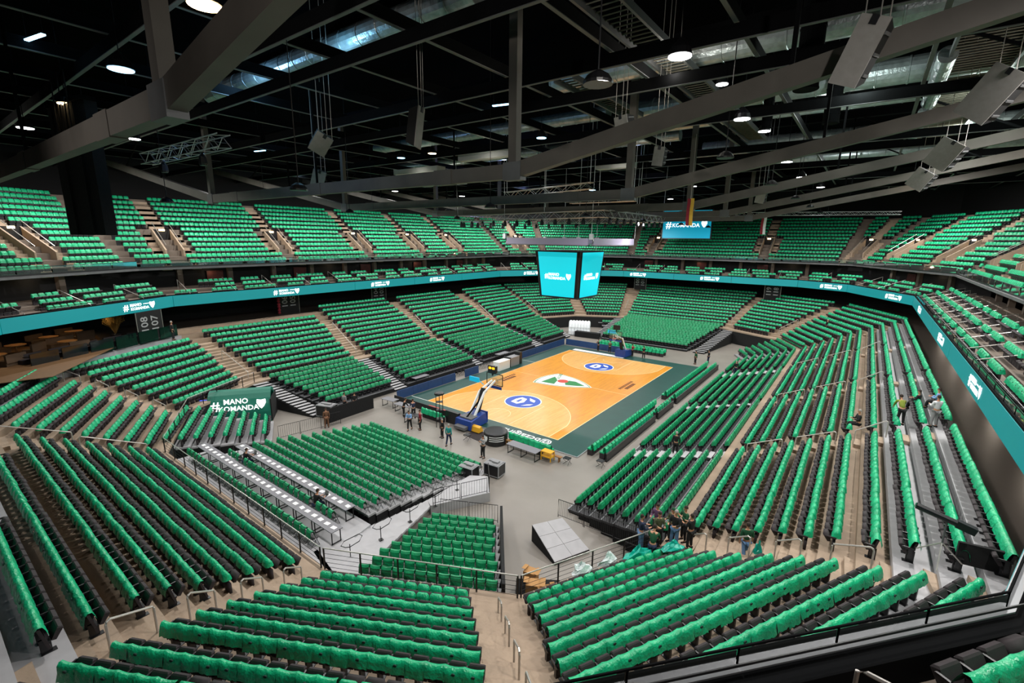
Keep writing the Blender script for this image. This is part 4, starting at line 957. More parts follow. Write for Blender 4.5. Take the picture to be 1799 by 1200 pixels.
names = ['left block above', 'second left', 'third left', 'fourth left']
for q in range(3):
    A, B = blk(names[q]), blk(names[q+1]); aisle(lambda o: edge(A, True, o), lambda o: edge(B, False, o), 'stairs after the '+names[q]+' block', rails=((.1, 5.5),) if q == 0 else ((.3, 4.5),))
for a, ar, b, br, nm, rl in (('left corner block', True, 'left block above', False, 'stairs left of the left block', ((.3, 4.),)), ('left corner block', False, 'near left corner', True, 'left corner stairs', ((.3, 1.2), (2.2, 3.1), (4.2, 5.1), (6.1, 7.0))), ('near left corner', False, 'near block under', False, 'stairs left of the near block', ((.0, 3.3), (3.6, 7.0))),
                     ('fourth right', True, 'far right corner', True, 'far right corner stairs', ()), ('far block right', True, 'far right corner', False, 'far right stairs', ((.5, 3.5),)), ('far end', True, 'far block right', False, 'stairs right of the far end block', ((.5, 3.5),)), ('far end', False, 'far block behind', False, 'stairs left of the far end block', ((.5, 3.5),)), ('fourth left', True, 'far left corner', True, 'far left corner stairs', ((.5, 3.5),))):
    A, B = blk(a), blk(b); aisle(lambda o: edge(A, ar, o), lambda o: edge(B, br, o), nm, rails=rl, kmax=7 if 'left corner block' in a else 10)
# front parapet rails of the fixed bowl where the photo shows them
def parapet(a, b, z, lab, n=None, bars=4, h=1.0, mt='tube_black', top='tube'):
    a, b = V2(a), V2(b); L = (b-a).length; n = n or max(2, round(L/1.6)); r = empty('parapet_railing', (a.x, a.y, z), label=lab, category='railing')
    for q in range(n+1):
        p = lerp(a, b, q/n)-a; m = MB(); m.box((p.x, p.y, h/2), (.05, .05, h)); m.obj('post', mt, r)
    e = b-a
    m = MB(); m.tube([(0, 0, h), (e.x, e.y, h)], .026, 6); m.obj('top_rail', top, r)
    for q in range(bars):
        z_ = h*(q+.6)/(bars+.8); m = MB(); m.tube([(0, 0, z_), (e.x, e.y, z_)], .011, 4); m.obj('bar', mt, r)
B_ = bowl(-.95)
parapet((B_[9].x, B_[9].y), (8.7, -35.35), 2.13, 'long black front railing of the near block with many posts')
parapet((8.9, -35.3), (B_[11].x-.1, B_[11].y-.15), 2.13, 'black front railing before the block left of the centre stairs', bars=4)
parapet((B_[11].x, B_[11].y-.05), (B_[0].x-.3, B_[0].y-.3), 2.13, 'black front railing before the block right of the centre stairs', bars=4)
parapet((B_[7].x+.1, B_[7].y), (B_[8].x, B_[8].y+.05), 2.13, 'front railing before the left corner block', bars=2)
parapet((B_[8].x+.1, B_[8].y+.05), (B_[9].x-.1, B_[9].y+.02), 2.13, 'front railing before the near left corner block', bars=2)
# glass and metal front rail of the middle tier near the camera (corner right below)
for i, sd in enumerate(SIDES):
    if sd[0] not in ('near_right', 'near_right_end', 'near', 'right'): continue
    j = (i+1) % NS; nm = sd[0].replace('_', ' ')
    r = empty('glass_balustrade', (0, 0, 9.95), label=f'glass balustrade with a metal ledge on the {nm} front of the middle tier', category='railing')
    a, b = shift(4, .02), shift(4, .2); m = MB(); arc_prism(m, a[i], a[j], b[i], b[j], 0, .1); m.obj('ledge', 'aluminium' if sd[0] != 'right' else 'steel_dark', r)
    g = shift(4, .08); L = (g[j]-g[i]).length; n = max(2, int(L/1.7))
    for q in range(n):
        t0, t1 = q/n+.02/L, (q+1)/n-.02/L; p0, p1 = lerp(g[i], g[j], t0), lerp(g[i], g[j], t1); nn = V2(sd[1])*.015
        m = MB(); arc_prism(m, p0, p1, p0+nn, p1+nn, .1, .42 if sd[0] == 'right' else .34); m.obj('glass_pane', 'glass_clear', r)
        m = MB(); m.box((p0.x, p0.y, .22), (.03, .03, .3)); m.obj('post', 'steel_dark', r)
    m = MB(); m.tube([(g[i].x, g[i].y, .38), (g[j].x, g[j].y, .38)], .022, 6); m.obj('top_rail', 'steel_dark', r)
# ------------------------------------------------------------------ sloping rails between the seat groups of the middle tier
cnt = {}
for p0, p1, sdn, q in RAILS:
    c_ = (p0+p1)/2
    if not visible((c_.x, c_.y, 10.)): continue
    cnt[sdn] = cnt.get(sdn, 0)+1
    m = MB(); A = Vector((p0.x, p0.y, 9.55)); B = Vector((p1.x, p1.y, 10.3))
    m.tube([A, A+Vector((0, 0, .55)), B+Vector((0, 0, .95)), B], .028, 5)
    m.obj('sloping_handrail', 'tube', label=f'pale sloping handrail across the middle tier, {ordn(q)} along the {sdn.replace("_", " ")} side', category='handrail', group='sloping handrails of the middle tier')
# back of the middle tier: columns, lit rooms
rr = shift(5, 3.1)
for i, sd in enumerate(SIDES):
    if sd[0] in skip_up: continue
    j = (i+1) % NS; L = (rr[j]-rr[i]).length; n = int(L/5); d = (rr[j]-rr[i])/L
    for q in range(1, n):
        p = rr[i]+d*L*q/n
        m = MB(); m.box((p.x, p.y, 10.8), (.5, .5, 3.0), rz=math.atan2(d.y, d.x)); m.obj('trim_2', 'concrete_dark', kind='structure')
        if q % 2 == 0 and sd[0] != 'right':
            p2 = p+d*1.6; m = MB(); m.box((p2.x, p2.y, 10.9), (1.7, .12, 1.9), rz=math.atan2(d.y, d.x)); m.obj('wall_panel', 'brown_wall', label=f'dark red wall panel behind the middle tier, {ordn(q//2-1)} along the {sd[0].replace("_"," ")} side', category='wall panel', group='dark red wall panels behind the middle tier')
        if q % 3 == 1:
            p2 = p+d*2.2; light('POINT', (p2.x-sd[1][0]*.6, p2.y-sd[1][1]*.6, 11.8), 14, (1, .75, .45), .15, name='suite_lamp')
# ------------------------------------------------------------------ upper tier vomitories and rails
for i, sd in enumerate(SIDES):
    if sd[0] not in UA and sd[0] not in UAF: continue
    j = (i+1) % NS; e0 = shift(5, 0.); ax = 1 if sd[0] in ('left', 'right') else 0; d = (e0[j]-e0[i]).normalized(); n2 = V2(sd[1])
    for q, v in enumerate(UA.get(sd[0]) or UAF[sd[0]]):
        t = (v-e0[i][ax])/(e0[j][ax]-e0[i][ax]) if sd[0] in UA else v
        if not .03 < t < .97: continue
        p = lerp(e0[i], e0[j], t); o0, o1 = UOFF(2)-.3, UOFF(6)-.4; nm = f'{ordn(q)} {sd[0].replace("_", " ")} side, upper tier'
        r = empty('tier_entrance', (p.x, p.y, 0), label='stair entrance with concrete cheeks, '+nm, category='entrance')
        for s_ in (-1, 1):
            a = d*s_*.75; b = d*s_*.9
            P4 = [a+n2*o0, b+n2*o0, b+n2*o1, a+n2*o1]
            m = MB(); m.hexa([(c.x, c.y, UFZ(1)) for c in P4], [(P4[0].x, P4[0].y, UFZ(2)+.7), (P4[1].x, P4[1].y, UFZ(2)+.7), (P4[2].x, P4[2].y, UFZ(6)+.6), (P4[3].x, P4[3].y, UFZ(6)+.6)]); m.obj('cheek_wall', 'concrete', r)
            m = MB(); m.tube([(a.x+n2.x*o0, a.y+n2.y*o0, UFZ(2)+1.2), (a.x+n2.x*o1, a.y+n2.y*o1, UFZ(6)+1.3)], .03, 5); m.obj('side_rail', 'tube', r)
            a = d*s_*.95; b = d*s_*1.75
            for k in range(1, NU*2):
                o = UOFF(0)-.5+.5*UD*k; 
                if k > 12: a = d*s_*0; b = d*s_*.7
                z = UFZ(0)+UZ*.5*k
                m = MB() if k == 1 else m
                arc_prism(m, a+n2*o, b+n2*o, a+n2*(o+.42), b+n2*(o+.42), z-.5, z+.02)
            m.obj('stair_flight', 'concrete', r, kind='stuff')
        c = n2*(o1-.05); m = MB(); m.box((c.x, c.y, UFZ(4)+.6), (1.5, .2, 2.2), rz=math.atan2(d.y, d.x)); m.obj('dark_doorway', 'black_matte', r)
        c = n2*(o1-.2); m = MB(); m.box((c.x, c.y, UFZ(6)+.5), (.5, .1, .2), rz=math.atan2(d.y, d.x)); m.obj('exit_lamp', 'lamp_warm', r)
# ------------------------------------------------------------------ number panels and lounge below the ribbon on the left
def numpanel(p, n, txts, lab, w_=2.6, h=2.6):
    r = empty('number_panel', (p[0], p[1], 6.31), math.atan2(n[1], n[0])+math.pi/2, label=lab, category='sign')
    m = MB(); m.box((0, .06, h/2), (w_, .1, h)); m.obj('panel', 'black_matte', r)
    for s_ in (-1, 1): m = MB(); m.box((s_*w_/2, 0, h/2), (.03, .04, h)); m.obj('edge_strip', 'tube', r)
    for q, tx in enumerate(txts):
        text(tx, 'block_number', 1.0, 'outline_white', frame(((q-.5)*1.05, -.01, h*.55), (0, 0, 1), (-1, 0, 0)), r, .005)
numpanel((-27.0, -30.2), (cN, sN), ('108', '107'), 'black panel with block numbers 108 and 107 beside the lounge')
numpanel((-32.4, -14.0), (1, 0), ('106', '105'), 'black panel with block numbers 106 and 105 under the left ribbon')
numpanel((-32.6, .0), (1, 0), ('104', '103'), 'black panel with block numbers under the ribbon above the second left stairs')
numpanel((13.6, 43.5), (0, -1), ('119', '118'), 'black panel with block numbers right of the far end block', 2.4)
numpanel((-9.6, 44.6), (0, -1), ('100', '101'), 'black panel with block numbers left of the far end block', 2.4)
for q, (x, y) in enumerate(((-29.6, -30.2), (-31.9, -15.6))):
    m = MB()
    for k in range(7): m.lathe((x, y, 6.4+k*.36), [(.12+.05*(k % 2), 0), (.2, .15), (.1, .33)], 8)
    m.obj('red_banner_column', 'flag_red', label=['slim red decorated column beside the gold plant', 'slim red decorated column beside the second number panel'][q], category='column')
# lounge
m = MB(); A = Vector((-20.5, -36.5)); m.poly([(-19., -43.5), (-17.8, -38.6), (-25.2, -33.5), (-33., -33.), (-38, -38), (-30, -46)], 6.31, 6.34); m.obj('lounge_floor', 'lounge_floor', label='warm lit wooden lounge floor behind the left corner', category='floor area')
for q, (x, y, rz) in enumerate(((-30.5, -36.6, .5), (-27.2, -36.0, .3), (-28.3, -38.9, .8), (-25.0, -40.4, .6), (-32.2, -34.6, .3))):
    r = empty('lounge_table', (x, y, 6.34), rz, label=f'low round lounge table, {ordn(q)} of the lit lounge from the far wall', category='table')
    m = MB(); m.lathe((0, 0, 0), [(.3, 0), (.05, .04), (.05, .68), (.65, .7), (.65, .74)], 16); m.obj('table_body', 'wood_warm', r)
    for s_ in (-1, 1):
        c = empty('lounge_sofa', (x+s_*1.25*math.cos(rz), y+s_*1.25*math.sin(rz), 6.34), rz+s_*math.pi/2, label=f'tan lounge sofa {"left" if s_ < 0 else "right"} of the {ordn(q)} lounge table', category='sofa')
        m = MB(); m.box((0, 0, .22), (1.4, .7, .4)); m.obj('seat', 'sofa', c)
        m = MB(); m.box((0, -.33 if s_ > 0 else -.33, .55), (1.4, .16, .6)); m.obj('backrest', 'sofa', c)
    light('SPOT', (x, y, 8.8), 60, (1, .7, .38), .12, (x, y, 6.3), 110, name='lounge_lamp')
r = empty('gold_plant', (-29.2, -32.3, 6.34), label='tall golden grass plant in a pot at the lounge edge', category='plant')
m = MB(); m.lathe((0, 0, 0), [(.25, 0), (.4, .5), (.36, .55)], 12); m.obj('pot', 'black_plastic', r)
m = MB(); rr_ = random.Random(4)
for q in range(260):
    a, e = rr_.uniform(0, 6.28), rr_.uniform(.1, .85); h = rr_.uniform(1.2, 2.1); m.tube([(0, 0, .5), (e*.5*math.cos(a), e*.5*math.sin(a), .5+h*.6), (e*math.cos(a), e*math.sin(a), .5+h*(1-.15*e))], .01, 3, False); m.box((e*math.cos(a), e*math.sin(a), .5+h*(1-.15*e)), (.035, .035, .12))
m.obj('grass_blades', 'gold_plant', r, kind='stuff')
light('SPOT', (-28.6, -33, 8.8), 60, (1, .75, .4), .1, (-29.2, -32.3, 6.5), 80, name='lounge_lamp')
# table suites (dark counters) above the left corner block
for q in range(6):
    t = q/6+.03; a, b = bowl(7.1), bowl(9.3)
    p, p2 = lerp(a[7], a[8], 1-t), lerp(b[7], b[8], 1-t)
    c = (p+p2)/2; n = V2(SIDES[7][1]); d = (a[8]-a[7]).normalized()
    r = empty('counter', (c.x, c.y, 6.1), math.atan2(d.y, d.x), label=f'dark table booth behind the left corner block, {ordn(q)} from the near end', category='booth')
    m = MB(); m.box((0, .6, .55), (1.9, .08, 1.1)); m.obj('screen', 'glass_smoked', r)
    m = MB(); m.box((0, 0, .8), (1.6, .55, .06)); m.obj('tabletop', 'black_plastic', r)
    m = MB(); m.box((0, -.6, .3), (1.6, .5, .5)); m.box((0, -.85, .65), (1.6, .12, .5)); m.obj('bench', 'black_cloth', r)
# ------------------------------------------------------------------ video cube
cb = empty('video_cube', (0, 0, 9.9), label='teal lit video cube with white slogans hanging over the court', category='scoreboard')
H, ht, hb = 4.75, 2.75, 2.35
for (nx_, ny_) in ((0, -1), (1, 0), (0, 1), (-1, 0)):
    xd = Vector((-ny_, nx_, 0)); n3 = Vector((nx_, ny_, 0))
    def Q(u, v, e=0): hh = lerp(hb, ht, v); return n3*(hh+e)+xd*(u*(hh-.33))+Vector((0, 0, v*H))
    m = MB(); m.hexa([Q(-1, 0, -.2), Q(1, 0, -.2), Q(1, 0), Q(-1, 0)], [Q(-1, 1, -.2), Q(1, 1, -.2), Q(1, 1), Q(-1, 1)]); m.obj('screen_frame', 'black_plastic', cb)
    m = MB(); m.add([Q(-.96, .02, .012), Q(.96, .02, .012), Q(.96, .98, .012), Q(-.96, .98, .012), Q(-.96, .02, .002), Q(.96, .02, .002), Q(.96, .98, .002), Q(-.96, .98, .002)], [(0, 1, 2, 3), (7, 6, 5, 4), (0, 4, 5, 1), (1, 5, 6, 2), (2, 6, 7, 3), (3, 7, 4, 0)]); m.obj('screen', 'teal_screen', cb)
    c = Q(0, .46, .03); upv = (Q(0, 1)-Q(0, 0)).normalized()
    text('#', 'slogan', .75, 'white_led', frame(c-xd*1.3, xd, upv), cb)
    text('MANO', 'slogan', .42, 'white_led', frame(c-xd*.4+upv*.18, xd, upv), cb); text('KOMANDA', 'slogan', .4, 'white_led', frame(c-xd*.05-upv*.2, xd, upv), cb)
    m = MB(); shield(m, c+xd*1.35, xd, upv, .62); m.obj('crest', 'white_led', cb)
m = MB(); m.poly([(-2.5, -2.5), (2.5, -2.5), (2.5, 2.5), (-2.5, 2.5)], -.05, 0.05); m.poly([(-2.6, -2.6), (2.6, -2.6), (2.6, 2.6), (-2.6, 2.6)], H-.05, H+.05); m.obj('cube_cap', 'black_matte', cb)
for sx, sy in ((1, -1), (1, 1), (-1, 1), (-1, -1)):
    m = MB(); m.beam((sx*2.1, sy*2.1, 0), (sx*2.5, sy*2.5, H), .35, .35); m.obj('corner_post', 'black_matte', cb)
# pale banner ring above the cube
rg = empty('banner_ring', (0, 0, 15.3), label='square ring of pale lilac LED banner above the video cube', category='banner')
for (nx_, ny_) in ((0, -1), (1, 0), (0, 1), (-1, 0)):
    m = MB(); m.box((nx_*5., ny_*5., .35), (9.4 if nx_ == 0 else .16, 9.4 if ny_ == 0 else .16, .62)); o = m.obj('led_strip', 'lilac', rg)
    m = MB(); m.box((nx_*5., ny_*5., .0), (9.2 if nx_ == 0 else .3, 9.2 if ny_ == 0 else .3, .08)); m.obj('strip_edge', 'steel_grey', rg)
# lattice trusses of the lighting rig
def lattice(a, b, s, lab, mt='truss_metal', cat='truss', seg=None, fixtures=0):
    a, b = Vector(a), Vector(b); L = (b-a).length; d = (b-a)/L; u = Vector((0, 0, 1)); sd_ = d.cross(u).normalized(); r = empty('lighting_truss', tuple(a), label=lab, category=cat); n = seg or max(4, int(L/s/1.3))
    m = MB()
    for e in ((-1, -1), (1, -1), (1, 1), (-1, 1)):
        o = sd_*e[0]*s/2+u*e[1]*s/2; m.tube([o, o+d*L], .03, 4)
    m.obj('chord', mt, r, kind='stuff'); m = MB()
    for q in range(n):
        p, p2 = d*(L*q/n), d*(L*(q+1)/n)
        for e in (-1, 1):
            z0, z1 = (-1, 1) if q % 2 else (1, -1)
            m.tube([p+sd_*e*s/2+u*z0*s/2, p2+sd_*e*s/2+u*z1*s/2], .018, 3, False)
            m.tube([p+u*e*s/2+sd_*z0*s/2, p2+u*e*s/2+sd_*z1*s/2], .018, 3, False)
    m.obj('lattice', mt, r, kind='stuff')
    for q in range(fixtures):
        p = a+d*(L*(q+.5)/fixtures)-Vector((0, 0, s/2+.35))
        m = MB(); m.lathe((0, 0, -.25), [(.16, 0), (.2, .1), (.16, .4), (.06, .55)], 8); m.box((0, 0, .35), (.25, .1, .1)); m.obj('moving_light', 'black_plastic', loc=tuple(p), label=f'black moving light, {ordn(q)} under the {lab}'[:110], category='stage light', group='black moving lights hanging under the '+lab)
    return r
lattice((-2.5, -8.2, 19.8), (6.5, -8.2, 20.2), .5, 'pale lattice truss nearest above the cube')
lattice((3.0, -5.5, 19.3), (9.2, -5.5, 19.3), .5, 'short pale lattice truss right above the cube')
lattice((-11.5, -5.3, 17.9), (6.5, -5.3, 18.1), .6, 'long lattice truss left above the cube', fixtures=12)
lattice((6.5, -5.3, 18.1), (6.5, 9.0, 18.1), .6, 'long lattice truss along the right of the cube', fixtures=9)
lattice((-11.5, -5.3, 17.9), (-11.5, 9.0, 18.1), .6, 'lattice truss along the left of the cube rig', fixtures=6)
lattice((-11.5, 9.0, 18.1), (6.5, 9.0, 18.1), .6, 'far lattice truss behind the cube', fixtures=9)
lattice((11., 22.1, 19.2), (28., 34.8, 19.6), .4, 'slim lattice truss across the far right corner')
lattice((-8.0, -34.4, 20.0), (1.7, -34.3, 20.), .55, 'blue lit lattice truss at the upper left', fixtures=2)
light('POINT', (-3.5, -33.2, 19.4), 90, (.25, .5, 1), .2, name='blue_stage_lamp')
for q, (x, y, z1) in enumerate(((2, 2, 14.7), (-2, 2, 14.7), (2, -2, 14.7), (-2, -2, 14.7), (5, -5, 16), (5, 5, 16), (-5, -5, 16), (-11.3, -5.3, 18.2), (6.5, 9, 18.4), (-2.3, -8.2, 20), (6.3, -8.2, 20.3), (0, -5.3, 18.3), (6.5, 2, 18.3), (9., -5.5, 19.5))):
    m = MB(); m.tube([(x, y, z1), (x*1.02, y*1.02, 26.5)], .025, 4); m.obj('hanging_cable', 'truss_metal', label=f'thin steel hanging cable, {ordn(q)} of the cube rig', category='cable', group='thin steel hanging cables of the cube rig')
for q, (x, y) in enumerate(((2, -2), (-2, -2), (2, 2), (-2, 2), (5, -5), (-5, -5))):
    r = empty('chain_hoist', (x, y, 15.8+(.3 if q > 3 else 0)), label=f'metal chain hoist above the video cube, {ordn(q)} of six', category='hoist', group='chain hoists above the cube'); m = MB(); m.box((0, 0, 0), (.35, .25, .5)); m.obj('hoist_body', 'truss_metal', r); m = MB(); m.tube([(0, 0, .2), (.2, 0, -.4), (.1, 0, -.6)], .05, 6); m.obj('chain_bag', 'black_plastic', r)
# video screen over the far stand
vs2 = empty('video_screen', (-1.6, 44.3, 16.2), label='teal video screen with white slogan over the far upper stand', category='screen')
m = MB(); m.box((0, .15, 2.45), (8.9, .3, 5.1)); m.obj('screen_frame', 'black_plastic', vs2)
m = MB(); m.box((0, -.02, 2.2), (8.5, .04, 4.3)); m.obj('screen', 'teal_screen_far', vs2)
m = MB(); m.box((0, -.02, 4.75), (8.5, .04, .3)); m.obj('top_strip', 'teal_screen_far', vs2)
text('#', 'slogan', 1.7, 'white_led', frame((-3.2, -.06, 2.35), (1, 0, 0), (0, 0, 1)), vs2); text('KOMANDA', 'slogan', .95, 'white_led', frame((-.1, -.06, 2.3), (1, 0, 0), (0, 0, 1)), vs2)
m = MB(); shield(m, (3.1, -.06, 2.5), (1, 0, 0), (0, 0, 1), 1.1); m.obj('crest', 'white_led', vs2)
# flags / banners hanging
for q, (x, y, z, mts, lb) in enumerate(((13.8, -6.5, 18.0, ('flag_red', 'flag_yellow'), 'long red and yellow flag banner hanging before the far video screen'), (12., 35.4, 18.3, ('flag_red', 'white_print'), 'narrow red banner hanging over the far right stand'))):
    r = empty('flag_banner', (x, y, z), label=lb, category='flag'); r.scale = (.7, .7, .7) if q == 0 else (1, 1, 1)
    for k, mt in enumerate(mts):
        m = MB(); P = []; w0 = .35
        for t in range(9): P.append((k*w0+.03*math.sin(t), .05*math.cos(t*1.3), 1.45-t*.36))
        for a, b in zip(P[:-1], P[1:]): m.hexa([(b[0], b[1], b[2]), (b[0]+w0, b[1]+.04, b[2]), (b[0]+w0, b[1]+.06, b[2]), (b[0], b[1]+.02, b[2])], [(a[0], a[1], a[2]), (a[0]+w0, a[1]+.04, a[2]), (a[0]+w0, a[1]+.06, a[2]), (a[0], a[1]+.02, a[2])])
        m.obj('flag_cloth', mt, r)
    m = MB(); m.tube([(.35, 0, 1.4), (.35, 0, 8)], .02, 4); m.obj('cord', 'tube', r)
# ------------------------------------------------------------------ roof steel
XL, XR, ZB, ZT = -16., 13.2, 18.6, 26.6
TY = [-40.3, -28., -16.2, -4., 8., 20.]
for q, y in enumerate(TY):
    r = empty('roof_truss', (0, y, 0), label=f'dark steel roof truss with a kinked lower chord, {ordn(q)} from the camera', category='truss')
    def bm(nm, a, b, w_, h, mt='steel_beam'): m = MB(); m.beam((a[0], 0, a[1]), (b[0], 0, b[1]), w_, h); return m.obj(nm, mt, r)
    bm('lower_chord', (XL, ZB), (XR, ZB), .36, .6); xr2, xl2 = 42, -44; sl = .19
    bm('lower_chord', (XR, ZB), (xr2, ZB+sl*(xr2-XR)), .36, .6); bm('lower_chord', (XL, ZB), (xl2, ZB+sl*(XL-xl2)), .36, .6)
    bm('upper_chord', (-50, ZT), (48, ZT), .5, .6, 'steel_dark')
    for x in (XL, XR): 
        bm('post', (x, ZB+.2), (x, ZT), .4, .34)
        m = MB(); m.box((x, 0, ZB), (.9, .42, .72)); m.obj('joint_plate', 'steel_grey', r)
    for x in (-1.4,): bm('post', (x, ZB), (x, ZT), .1, .1, 'steel_dark')
    for a, b in (((23, ZB+sl*(23-XR)), (23, ZT)), ((-26, ZB+sl*(XL+26)), (-26, ZT)), ((23, ZT), (32, ZB+sl*(32-XR))), ((-26, ZT), (-35, ZB+sl*(XL+35)))): bm('diagonal', a, b, .12, .12, 'steel_dark')
    for x in (XL+4, XR-4, -1.4):
        m = MB(); m.box((x, 0, ZB), (1.1, .4, .66)); m.obj('splice_plate', 'steel_beam', r)
# secondary grid under the deck
for q, x in enumerate((-38, -32, -26, -20.5, -15, -10, -5, 0, 5, 10, 15.6, 20.5, 26.5, 32, 38)):
    r = empty('roof_beam', (x, 0, 23.9), label=f'long thin roof beam running away from the camera, {ordn(q)} from the left', category='beam', group='long thin roof beams')
    m = MB(); m.box((0, 0, 0), (.08, 104, .5)); m.obj('web', 'steel_dark', r); m = MB(); m.box((0, 0, -.26), (.17, 104, .03)); m.obj('flange', 'steel_grey', r)
for q, y in enumerate((-44, -37.5, -34, -31, -24.5, -20.5, -12, 0, 4, 12, 24, 36)):
    r = empty('cross_beam', (0, y, 23.3), label=f'thin cross beam under the roof, {ordn(q)} from the camera', category='beam', group='thin cross beams')
    m = MB(); m.box((0, 0, 0), (96, .08, .55)); m.obj('web', 'steel_dark', r); m = MB(); m.box((0, 0, -.28), (96, .15, .03)); m.obj('flange', 'steel_grey', r)
# slatted corrugated walkway panels
for q, (x, y0, y1, w_) in enumerate(((16.2, -31, 4, 1.5), (28.6, -16, 14, 2.6), (10.6, -20, -10, 1.2))):
    r = empty('grille_walkway', (x, 0, 24.6), label=['long slatted catwalk above the right half of the hall', 'broad slatted ceiling panel at the right edge', 'short slatted ceiling panel above the centre'][q], category='catwalk'); m = MB(); n = int((y1-y0)/.42)
    for k in range(n): m.box((0, y0+(k+.5)*(y1-y0)/n, .1), (w_, .2, .05), rx=.5)
    m.obj('slats', 'roof_panel', r, kind='stuff')
    for s_ in (-1, 1): m = MB(); m.box((s_*w_/2, (y0+y1)/2, 0), (.12, y1-y0, .3)); m.obj('edge_beam', 'steel_grey', r)
# ducts
def duct(a, b, rad, lab, mt='duct'):
    a, b = Vector(a), Vector(b); n = max(6, int((b-a).length/1.4)); pts = []; rad_ = []
    for q in range(n+1):
        p = lerp(a, b, q/n); 
        for e, rr_ in ((-.05, rad), (-.03, rad*1.05), (.03, rad*1.05), (.05, rad)): pts.append(p+(b-a).normalized()*e); rad_.append(rr_)
    m = MB(); m.tube(pts, rad, 18, True, rad_); m.obj('air_duct', mt, label=lab, category='duct')
duct((-12, -28.9, 25.2), (12, -28.9, 25.2), .55, 'silver air duct at the top left under the roof')
duct((8, -16.8, 25.5), (34, -16.8, 25.5), .62, 'silver air duct nearest at the upper right')
duct((10, -8.4, 25.3), (36, -8.4, 25.3), .7, 'broad silver air duct second at the upper right')
duct((10, -2.6, 25.3), (36, -2.6, 25.3), .45, 'slim silver air duct third at the upper right')
duct((-20, -9, 25.4), (8, -9, 25.4), .5, 'silver air duct above the middle of the hall')
duct((-30, 2, 25.4), (10, 2, 25.4), .5, 'silver air duct above the left middle of the hall')
duct((-34, 13.5, 25.4), (14, 13.5, 25.4), .55, 'silver air duct far over the left stand')
duct((10, 10, 25.4), (38, 10, 25.4), .6, 'silver air duct far over the right stand')
duct((10, 22, 25.4), (38, 22, 25.4), .6, 'farthest silver air duct over the right stand')
duct((27.2, -12.6, 24.6), (27.2, -4., 24.4), .38, 'flexible ribbed duct near the right speakers'); duct((27.2, -1., 24.4), (27.0, 6., 24.2), .38, 'flexible ribbed duct farther along the right side')
duct((22.2, -18.2, 22.6), (22.2, -18.2, 27.5), .5, 'vertical duct stub hanging at the upper right', 'steel_dark'); duct((22.6, -9.2, 22.8), (22.6, -9.2, 25.6), .42, 'second vertical duct stub at the upper right', 'steel_dark'); duct((19.2, -9.4, 22.9), (19.2, -9.4, 25.2), .3, 'slim vertical duct stub at the upper right', 'steel_dark')
# pale roof panels catching light
for q, (x, y, sx, sy, rz) in enumerate(((-3, -10.4, 6, .9, .0), (-15.5, -7., 7, 1.2, -.0), (4.2, 1, 4, 1, 0), (-22, 3, 8, 1.4, 0))):
    m = MB(); m.box((x, y, 23.0), (sx, sy, .5)); m.obj('ceiling_panel', 'deck_grey', label=['pale box panel under the roof left of the centre post', 'pale box panel farther left under the roof', 'small pale box panel over the court', 'long pale box panel over the left stand'][q], category='ceiling panel')
    light('POINT', (x+1, y-1.4, 22.0), 60, (1, .98, .8), .2, name='panel_work_light')
# pendant lamps
LP = [(10.0, -38.0, 22.0, 'lamp_warm', .42), (1.6, -37.7, 22.0, 'lamp_cool', .42), (-6.8, -37.7, 22., 'lamp_warm', .35), (-16.2, -37.8, 22., 'lamp_white', .4), (18.9, -25.5, 22.5, 'lamp_white', .42), (18.8, -14.3, 22.5, 'lamp_white', .42), (19.1, -9.3, 22.7, 'lamp_white', .35), (18.8, 3.5, 22.5, 'lamp_white', .42), (19.2, 11, 22., 'lamp_white', .42), (18.0, -16.0, 24.0, 'lamp_white', .3),
      (5.3, -14.1, 23., 'lamp_cool', .35), (-6.2, -13.9, 23., 'lamp_warm', .35), (-10.4, -13.8, 23., 'lamp_cool', .35), (-25.2, 10.5, 22., 'lamp_white', .4), (28.6, 4.7, 22., 'lamp_white', .4), (-14.6, -32.9, 22., 'lamp_white', .35), (1.5, -8.8, 22., 'lamp_white', .4), (-28, -10, 22, 'lamp_white', .4), (-28, 0, 22, 'lamp_white', .4), (-10, 20, 22, 'lamp_white', .4), (0, 30, 22, 'lamp_white', .4), (12, 26, 22, 'lamp_white', .4), (20, 22, 22, 'lamp_white', .4), (28, 18, 22, 'lamp_warm', .4), (-20, 20, 22, 'lamp_white', .4), (-4, 12, 22, 'lamp_cool', .4), (8, 14, 22, 'lamp_white', .4)]
for q, (x, y, z, mt, rad) in enumerate(LP):
    r = empty('pendant_lamp', (x, y, z), label=f'round {"warm" if mt == "lamp_warm" else "cool blue" if mt == "lamp_cool" else "white"} pendant lamp under the roof, {ordn(q)} counted from the camera corner', category='lamp')
    m = MB(); m.lathe((0, 0, .03), [(rad*1.08, 0), (rad*.9, .25), (rad*.4, .5), (.08, .6)], 16); m.obj('lamp_shade', 'black_plastic', r)
    m = MB(); m.lathe((0, 0, 0), [(rad, 0), (rad, .02)], 16); m.obj('lamp_glow', mt, r)
    m = MB(); m.tube([(0, 0, .6), (0, 0, 28.2-z)], .02, 4); m.obj('lamp_rod', 'tube_black', r)
m = MB(); m.lathe((0, 0, 0), [(.34, 0), (.35, .06), (.25, .2), (.08, .3)], 16); fl_me = m.mesh('lamp_shade', 'black_plastic')
for q, (x, y) in enumerate(ADDED_FLOOD):
    z = 17.6 if abs(x) < 19 else 19.3 if abs(x) < 21 else 22.6
    r = empty('added_flood_lamp', (x, y, z+.04), label=f'added round flood lamp, {ordn(q % 6)} from the left in the {ordn(q//6)} row from the camera', category='lamp'); link('lamp_shade', fl_me, r)  # made-up housing for each added flood light
    m = MB(); m.tube([(0, 0, .3), (0, 0, 28.2-z)], .02, 4); m.obj('lamp_rod', 'tube_black', r)
